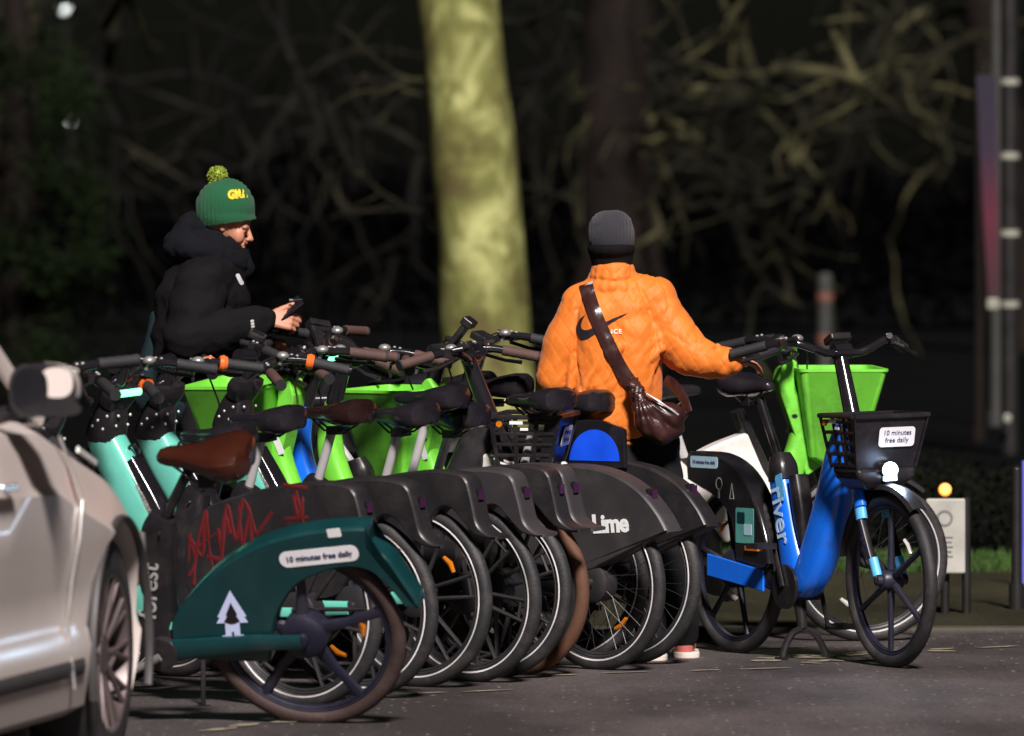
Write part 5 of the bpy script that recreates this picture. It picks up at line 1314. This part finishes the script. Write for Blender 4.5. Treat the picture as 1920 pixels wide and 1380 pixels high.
# main plane tree
DT = 62.0
pt = thing('plane_tree', 'thick pale mottled tree trunk lit yellow green between the two people', 'tree', G(912, DT))
mb = MB(); random.seed(21)
cen = [(915, 812, 118), (915, 760, 98), (914, 690, 86), (909, 600, 84), (901, 480, 81), (893, 360, 80), (881, 220, 78), (869, 100, 75), (858, 0, 74), (846, -120, 73), (832, -260, 76)]
pts = smooth_path([P(u, v, DT) for u, v, r_ in cen], 6); rs_ = smooth_path([Vector((r_*DT/FPX, 0, 0)) for u, v, r_ in cen], 6)
rings = []
for i, (p, r_) in enumerate(zip(pts, rs_)):
    ring = []
    for k in range(36):
        a = 2*PI*k/36; q = r_.x*(1+.05*noise.noise(Vector((math.cos(a)*1.4, math.sin(a)*1.4, p.z*1.2)))+.03*math.sin(3*a+p.z)); ring.append(p+Vector((q*math.cos(a), q*math.sin(a), 0)))
    rings.append(ring)
mb.ring_loft(rings)
to = link('trunk', mb.mesh('trunk', M_PLANE), pt); to.matrix_parent_inverse = Matrix.Translation(-pt.location)
def gnarl(mb, p, d, r_, n, rng, twist=.5, droop=.0, kids=.35, depth=3, step=.16, taper=.965, spread=1.0):
    pts = [p.copy()]; rr_ = [r_]
    for i in range(n):
        d = (d + Vector((rng.gauss(0, twist), rng.gauss(0, twist*.6), rng.gauss(0, twist)-droop))*.5).normalized()
        p = p + d*step*(.7+.6*rng.random()); r_ *= taper; pts.append(p.copy()); rr_.append(r_*(.85+.3*rng.random()))
        if depth > 0 and rng.random() < kids:
            q = (d + Vector((rng.gauss(0, 1), rng.gauss(0, .5), rng.gauss(0, 1)))*spread).normalized()
            gnarl(mb, p.copy(), q, r_*rng.uniform(.5, .8), int(n*rng.uniform(.45, .75)), rng, twist, droop, kids*.9, depth-1, step*.85, taper, spread)
    if len(pts) > 2: mb.tube(pts, rr_, 6)
crown = MB(); rng = random.Random(4)
for k in range(7):
    a = rng.uniform(0, 2*PI); z = 3.6+k*.5
    gnarl(crown, P(850, -200-k*20, DT), Vector((math.cos(a)*.8, math.sin(a)*.5, .6)), .12, 12, rng, .4, 0, .4, 2, .35)
for u, v, du in ((792, 180, -1), (795, 150, -1), (940, 40, 1), (790, 395, -1)):
    gnarl(crown, P(u, v, DT), Vector((du, -.1, .1)), .022, 9, rng, .35, 0, .4, 1, .10, .92)
co2 = link('branches', crown.mesh('branches', M_BRO, True, False), pt); co2.matrix_parent_inverse = Matrix.Translation(-pt.location)
# explicit main limbs plus random growth
def tree_group(name, label, D, trunk_px, limbs, seeds, m, mt, seed, r0=.05, rnd=10, box=None, twist=.6, tw=.014):
    rng = random.Random(seed); t = thing(name, label, 'tree', G(trunk_px[0][0], D))
    if trunk_px:
        mb = MB(); pts = smooth_path([P(u, v, D) for u, v, r_ in trunk_px], 5); rs = smooth_path([Vector((r_*D/FPX, 0, 0)) for u, v, r_ in trunk_px], 5)
        rr2 = [max(.02, q.x*(1+.06*rng.gauss(0, 1))) for q in rs]; mb.tube(pts, rr2, 18)
        o = link('trunk', mb.mesh('trunk', mt), t); o.matrix_parent_inverse = Matrix.Translation(-t.location)
    mb = MB()
    for lb, r_ in limbs:
        dz = rng.uniform(-2, 2); pts = [P(u, v, D+dz+rng.uniform(-.3, .3)) for u, v in lb]; sp = smooth_path(pts, 5); n = len(sp)
        rr2 = [1.0*r_*D/FPX*(1-.5*i/n)*(.8+.4*rng.random()) for i in range(n)]; mb.tube(sp, rr2, 8)
        for i in range(2, n-1, 2):
            if rng.random() < .55:
                dirv = Vector((rng.gauss(0, 1), rng.gauss(0, .4), rng.gauss(-.2, 1))).normalized()
                gnarl(mb, sp[i].copy(), dirv, rr2[i]*rng.uniform(.5, .9), rng.randint(5, 11), rng, twist, .05, .16, 1, .17*D/70, .88)
    for i in range(rnd):
        u = rng.uniform(box[0], box[2]); v = rng.uniform(box[1], box[3]); dirv = Vector((rng.gauss(0, .7), 0, rng.gauss(-.3, 1))).normalized()
        gnarl(mb, P(u, v, D+rng.uniform(-3, 4)), dirv, r0*rng.uniform(.5, 1.1), rng.randint(5, 11), rng, twist, .05, .18, 1, .2*D/70, .93)
    o = link('branches', mb.mesh('branches', m, True, False), t); o.matrix_parent_inverse = Matrix.Translation(-t.location)
    return t
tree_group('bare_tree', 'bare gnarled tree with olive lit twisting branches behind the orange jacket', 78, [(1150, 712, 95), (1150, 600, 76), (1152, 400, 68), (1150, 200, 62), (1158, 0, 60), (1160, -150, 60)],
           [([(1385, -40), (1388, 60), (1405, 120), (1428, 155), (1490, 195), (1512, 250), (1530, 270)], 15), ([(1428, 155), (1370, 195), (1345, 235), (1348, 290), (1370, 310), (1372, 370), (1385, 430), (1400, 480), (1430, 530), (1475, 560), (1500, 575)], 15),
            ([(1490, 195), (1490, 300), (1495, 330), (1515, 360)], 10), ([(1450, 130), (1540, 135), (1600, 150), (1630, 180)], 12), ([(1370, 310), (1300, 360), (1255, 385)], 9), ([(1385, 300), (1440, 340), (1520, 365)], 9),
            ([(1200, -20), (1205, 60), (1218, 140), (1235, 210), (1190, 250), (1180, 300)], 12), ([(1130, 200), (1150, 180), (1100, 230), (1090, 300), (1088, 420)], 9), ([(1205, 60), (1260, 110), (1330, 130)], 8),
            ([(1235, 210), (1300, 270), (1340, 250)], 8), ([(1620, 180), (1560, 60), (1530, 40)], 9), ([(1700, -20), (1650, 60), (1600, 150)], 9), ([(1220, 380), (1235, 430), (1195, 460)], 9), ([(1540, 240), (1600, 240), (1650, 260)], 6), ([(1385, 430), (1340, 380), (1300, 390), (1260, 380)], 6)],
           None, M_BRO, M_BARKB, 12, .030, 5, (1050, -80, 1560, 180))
tree_group('bare_tree', 'bare tree with crooked branches reaching in above the dark post at right', 92, [(1900, 660, 60), (1890, 400, 50), (1860, 100, 46), (1820, -150, 40)],
           [([(1850, 60), (1760, 100), (1700, 140), (1640, 150), (1570, 130)], 11), ([(1830, 20), (1740, 20), (1680, 60), (1655, 110)], 10), ([(1700, 140), (1710, 200), (1760, 240), (1780, 300), (1760, 340)], 9), ([(1560, 120), (1530, 170), (1560, 220), (1630, 250)], 8)],
           None, M_BRO, M_BARKB, 33, .035, 7, (1560, -60, 1860, 200))
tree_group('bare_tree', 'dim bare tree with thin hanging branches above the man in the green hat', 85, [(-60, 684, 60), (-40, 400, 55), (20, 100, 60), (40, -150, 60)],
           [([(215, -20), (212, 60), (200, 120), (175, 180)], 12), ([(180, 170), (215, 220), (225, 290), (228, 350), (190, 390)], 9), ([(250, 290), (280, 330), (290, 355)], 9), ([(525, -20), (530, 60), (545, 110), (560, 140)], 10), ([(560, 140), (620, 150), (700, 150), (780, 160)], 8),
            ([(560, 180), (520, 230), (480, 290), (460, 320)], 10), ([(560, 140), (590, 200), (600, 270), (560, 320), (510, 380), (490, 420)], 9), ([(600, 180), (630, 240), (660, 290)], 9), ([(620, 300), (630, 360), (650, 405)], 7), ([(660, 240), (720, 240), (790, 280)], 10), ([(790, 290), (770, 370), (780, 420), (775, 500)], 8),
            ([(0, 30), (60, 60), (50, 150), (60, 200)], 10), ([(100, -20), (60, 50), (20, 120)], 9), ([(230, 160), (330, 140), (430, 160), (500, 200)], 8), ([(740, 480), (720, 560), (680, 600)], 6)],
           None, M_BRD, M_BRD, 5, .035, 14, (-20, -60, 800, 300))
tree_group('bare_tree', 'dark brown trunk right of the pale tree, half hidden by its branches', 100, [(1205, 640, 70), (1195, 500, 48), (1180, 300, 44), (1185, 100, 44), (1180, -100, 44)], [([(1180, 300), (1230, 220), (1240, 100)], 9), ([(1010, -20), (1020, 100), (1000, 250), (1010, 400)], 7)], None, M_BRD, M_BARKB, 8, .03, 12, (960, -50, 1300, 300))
# evergreen at left
def leaves(mb, rng, fn, n, s_):
    for i in range(n):
        p = fn(rng); a = Vector((rng.gauss(0, 1), rng.gauss(0, 1), rng.gauss(0, 1))).normalized(); b_ = a.orthogonal().normalized(); q = s_*rng.uniform(.5, 1.3)
        mb.add([p-a*q, p+b_*q*.5, p+a*q, p-b_*q*.5], [(0, 1, 2, 3)])
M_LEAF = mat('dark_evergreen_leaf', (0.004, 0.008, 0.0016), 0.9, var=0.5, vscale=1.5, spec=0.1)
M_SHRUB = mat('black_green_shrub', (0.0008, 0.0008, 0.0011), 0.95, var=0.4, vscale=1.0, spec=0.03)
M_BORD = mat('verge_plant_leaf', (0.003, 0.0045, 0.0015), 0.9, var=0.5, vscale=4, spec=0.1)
eg = thing('evergreen_tree', 'dark green evergreen tree filling the left edge behind the car', 'tree', G(40, 70))
mb = MB(); mb.tube([G(40, 70, 0), P(35, 400, 70), P(30, 50, 70), P(20, -100, 70)], [.22, .18, .12, .08], 10); o = link('trunk', mb.mesh('trunk', M_BARKB), eg); o.matrix_parent_inverse = Matrix.Translation(-eg.location)
mb = MB(); rng = random.Random(9)
cl_ = [(P(rng.uniform(-120, 130 + 60*min(1, max(0, (v-150)/400))), v, 70+rng.uniform(-1, 1)), rng.uniform(.16, .42)) for v in [rng.uniform(60, 740) for _ in range(70)]]
def lf(r_):
    c, q = r_.choice(cl_); a = Vector((r_.gauss(0, 1), r_.gauss(0, 1), r_.gauss(0, 1))).normalized(); return c + a*q*r_.uniform(.3, 1)
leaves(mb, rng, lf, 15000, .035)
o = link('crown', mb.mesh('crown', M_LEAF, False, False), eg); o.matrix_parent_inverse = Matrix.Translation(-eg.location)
# dark shrub belt far behind
mb = MB(); rng = random.Random(10)
def sf(r_):
    x = r_.uniform(-9, 9); top = 2.1 + .7*noise.noise(Vector((x*.5, 3, 0))) + .25*noise.noise(Vector((x*2.2, 7, 0)))
    return Vector((x, 108+r_.uniform(-1.5, 1.5), top*math.sqrt(r_.random())*1.02))
leaves(mb, rng, sf, 26000, .10)
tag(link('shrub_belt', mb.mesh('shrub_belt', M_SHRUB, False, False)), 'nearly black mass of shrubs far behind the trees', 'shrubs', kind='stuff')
mb = MB(); rng = random.Random(12)
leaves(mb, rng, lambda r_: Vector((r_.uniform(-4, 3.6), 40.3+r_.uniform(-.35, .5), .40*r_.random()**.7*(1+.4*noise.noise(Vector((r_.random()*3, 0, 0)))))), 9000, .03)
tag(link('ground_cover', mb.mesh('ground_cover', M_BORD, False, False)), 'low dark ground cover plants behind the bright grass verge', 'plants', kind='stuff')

# information sign with two legs
M_SIGNW = mat('grey_white_board', (0.38, 0.37, 0.33), 0.6, dirt=(0.2, 0.19, 0.16), dirt_amt=0.4)
M_SIGNG = mat('faded_sign_print', (0.16, 0.16, 0.15), 0.6)
M_POST = mat('black_post_paint', (0.014, 0.013, 0.013), 0.4)
M_WBAND = mat('white_reflective_band', (0.26, 0.26, 0.21), 0.5)
sg_ = thing('notice_board', 'small pale notice board on two dark legs behind the front wheels', 'sign', G(1790, 34.0))
mb = MB()
ctr = P(1773, 1005, 33.6); mb.box(ctr, (.165, .03, .315)); bo3 = bevel(link('board', mb.mesh('board', M_SIGNW, False), sg_), .008, 2); bo3.matrix_parent_inverse = Matrix.Translation(-sg_.location)
mb = MB(); mb.torus(ctr+Vector((-.005, -.016, .075)), .03, .006, 20, 6, .001)
for k in range(5): mb.box(ctr+Vector((-.005, -.0165, -.005-.02*k)), (.07-.01*(k % 2), .002, .007))
o = link('print', mb.mesh('print', M_SIGNG), bo3); 
for du in (1772, 1812):
    mb = MB(); mb.cyl(G(du, 33.65, 0), Vector(((du-960)*33.65/FPX, 33.65, .50)), .019, 14); o = link('leg', mb.mesh('leg', M_POST), sg_); o.matrix_parent_inverse = Matrix.Translation(-sg_.location)
# amber lamp beyond the board
M_AMBL = mat('amber_lamp_glow', (1, .5, .1), .5, emis=(1.0, .34, .06), estr=2.6)
al = thing('lamp', 'small glowing amber lamp just above the pale notice board', 'lamp', G(1772, 38))
mb = MB(); c = P(1772, 918, 38); mb.sphere(c, .028, 16, 10); o = link('lamp_globe', mb.mesh('lamp_globe', M_AMBL), al); o.matrix_parent_inverse = Matrix.Translation(-al.location)
mb = MB(); mb.cyl((c.x, c.y, 0), (c.x, c.y, c.z-.03), .02, 10); o = link('post', mb.mesh('post', M_POST), al); o.matrix_parent_inverse = Matrix.Translation(-al.location)
# banded post at right with magenta banner
M_MAG = bpy.data.materials.new('magenta_banner'); M_MAG.use_nodes = True
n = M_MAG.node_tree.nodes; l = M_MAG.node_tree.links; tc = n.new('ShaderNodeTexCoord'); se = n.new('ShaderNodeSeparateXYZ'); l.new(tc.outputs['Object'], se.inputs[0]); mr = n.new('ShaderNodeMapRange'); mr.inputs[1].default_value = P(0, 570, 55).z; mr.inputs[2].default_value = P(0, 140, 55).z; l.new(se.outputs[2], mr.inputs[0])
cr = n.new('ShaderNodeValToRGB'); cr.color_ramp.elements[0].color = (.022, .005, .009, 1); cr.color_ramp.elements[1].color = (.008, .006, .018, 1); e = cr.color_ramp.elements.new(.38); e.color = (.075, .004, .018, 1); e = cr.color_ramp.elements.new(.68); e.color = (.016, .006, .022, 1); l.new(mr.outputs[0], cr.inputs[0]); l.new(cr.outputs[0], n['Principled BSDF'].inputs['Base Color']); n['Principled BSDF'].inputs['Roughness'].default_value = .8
DP = 55
bp_ = thing('banded_post', 'tall dark post with pale reflective bands and a magenta banner at right edge', 'post', G(1893, DP))
mb = MB(); mb.cyl(G(1893, DP, 0), P(1893, -120, DP), .062, 24); o = link('pole', mb.mesh('pole', M_POST), bp_); o.matrix_parent_inverse = Matrix.Translation(-bp_.location)
for v, u0, u1 in ((153, 1862, 1908), (292, 1868, 1912), (437, 1872, 1910), (570, 1870, 1912)):
    mb = MB(); mb.cyl(P(1893, v+6, DP), P(1893, v-6, DP), .067, 24); o = link('band', mb.mesh('band', M_WBAND), bp_); o.matrix_parent_inverse = Matrix.Translation(-bp_.location)
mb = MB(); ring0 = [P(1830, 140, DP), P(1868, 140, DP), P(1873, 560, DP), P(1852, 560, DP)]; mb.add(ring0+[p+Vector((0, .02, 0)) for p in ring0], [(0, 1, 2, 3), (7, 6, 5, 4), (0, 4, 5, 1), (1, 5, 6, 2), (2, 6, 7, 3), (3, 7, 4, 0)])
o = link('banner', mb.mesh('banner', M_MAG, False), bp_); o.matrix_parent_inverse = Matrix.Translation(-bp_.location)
mb = MB(); mb.box(P(1862, 570, DP-.02), (.085, .05, .075)); o = bevel(link('bracket', mb.mesh('bracket', M_WBAND, False), bp_), .01); o.matrix_parent_inverse = Matrix.Translation(-bp_.location)
M_GPOST = mat('dull_grey_post', (0.030, 0.030, 0.027), 0.6)
def simple_post(label, u, D, v_top, wd, m, base=True, band=None):
    t = thing('street_post', label, 'post', G(u, D))
    mb = MB(); mb.cyl(G(u, D, 0), P(u, v_top, D), wd, 20); o = link('pole', mb.mesh('pole', m), t); o.matrix_parent_inverse = Matrix.Translation(-t.location)
    mb = MB(); mb.cyl(G(u, D, 0), G(u, D, .12), wd*1.5, 20); o = link('foot', mb.mesh('foot', m), t); o.matrix_parent_inverse = Matrix.Translation(-t.location)
    mb = MB(); mb.sphere(P(u, v_top, D), (wd, wd, wd*.6), 16, 8); o = link('cap', mb.mesh('cap', m), t); o.matrix_parent_inverse = Matrix.Translation(-t.location)
    for v, mm in (band or []):
        mb = MB(); mb.cyl(P(u, v+7, D), P(u, v-7, D), wd*1.05, 20); o = link('band', mb.mesh('band', mm), t); o.matrix_parent_inverse = Matrix.Translation(-t.location)
    return t
M_PINKB = mat('dull_red_band', (0.16, 0.06, 0.04), 0.5)
simple_post('slim dark grey post close beside the banded post, with one pale dot', 1868, 62, -120, .05, M_GPOST, band=[])
simple_post('blurred grey bollard with reddish bands behind the blue handlebar', 1547, 75, 520, .075, M_GPOST, band=[(556, M_PINKB), (635, M_PINKB)])
simple_post('black post standing at the kerb on the far right edge', 1906, 34, 880, .022, M_POST)
simple_post('dark brown thin post between the notice board and the grey post', 1836, 58, 100, .035, M_BARKB)
mb = MB(); mb.sphere(P(1889, 785, 54.8), (.028, .012, .035), 12, 8)
tag(link('reflector_stud', mb.mesh('reflector_stud', M_WBAND)), 'small pale oval plate on the banded post at right', 'plate')
M_VIOL = mat('violet_lit_strip', (.05, .05, .3), .5, emis=(.10, .10, .55), estr=.6)
mb = MB(); mb.box(P(1922, 1010, 36), (.025, .03, .70)); bevel(tag(link('light_strip', mb.mesh('light_strip', M_VIOL, False)), 'thin violet lit strip at the right edge of the picture', 'light'), .003)
# far white lamps top left
M_FARL = mat('far_white_lamp', (1, 1, 1), .5, emis=(.75, .85, .82), estr=1.6)
for i, (u, v, r_, lb) in enumerate(((119, 18, .085, 'distant white lamp seen through branches in the top left corner'), (131, 229, .055, 'small dim distant white lamp below the brighter one at top left'))):
    t = thing('distant_lamp', lb, 'lamp', G(u, 150)); mb = MB(); mb.sphere(P(u, v, 150), (r_, r_, r_*.8), 12, 8); mb.sphere(P(u+9, v-8, 150), r_*.5, 8, 6); o = link('lamp_globe', mb.mesh('lamp_globe', M_FARL), t); o.matrix_parent_inverse = Matrix.Translation(-t.location)
    mb = MB(); c = P(u, v, 150); mb.cyl((c.x, 150.3, 0), (c.x, 150.3, c.z), .06, 8); o = link('post', mb.mesh('post', M_POST), t); o.matrix_parent_inverse = Matrix.Translation(-t.location)
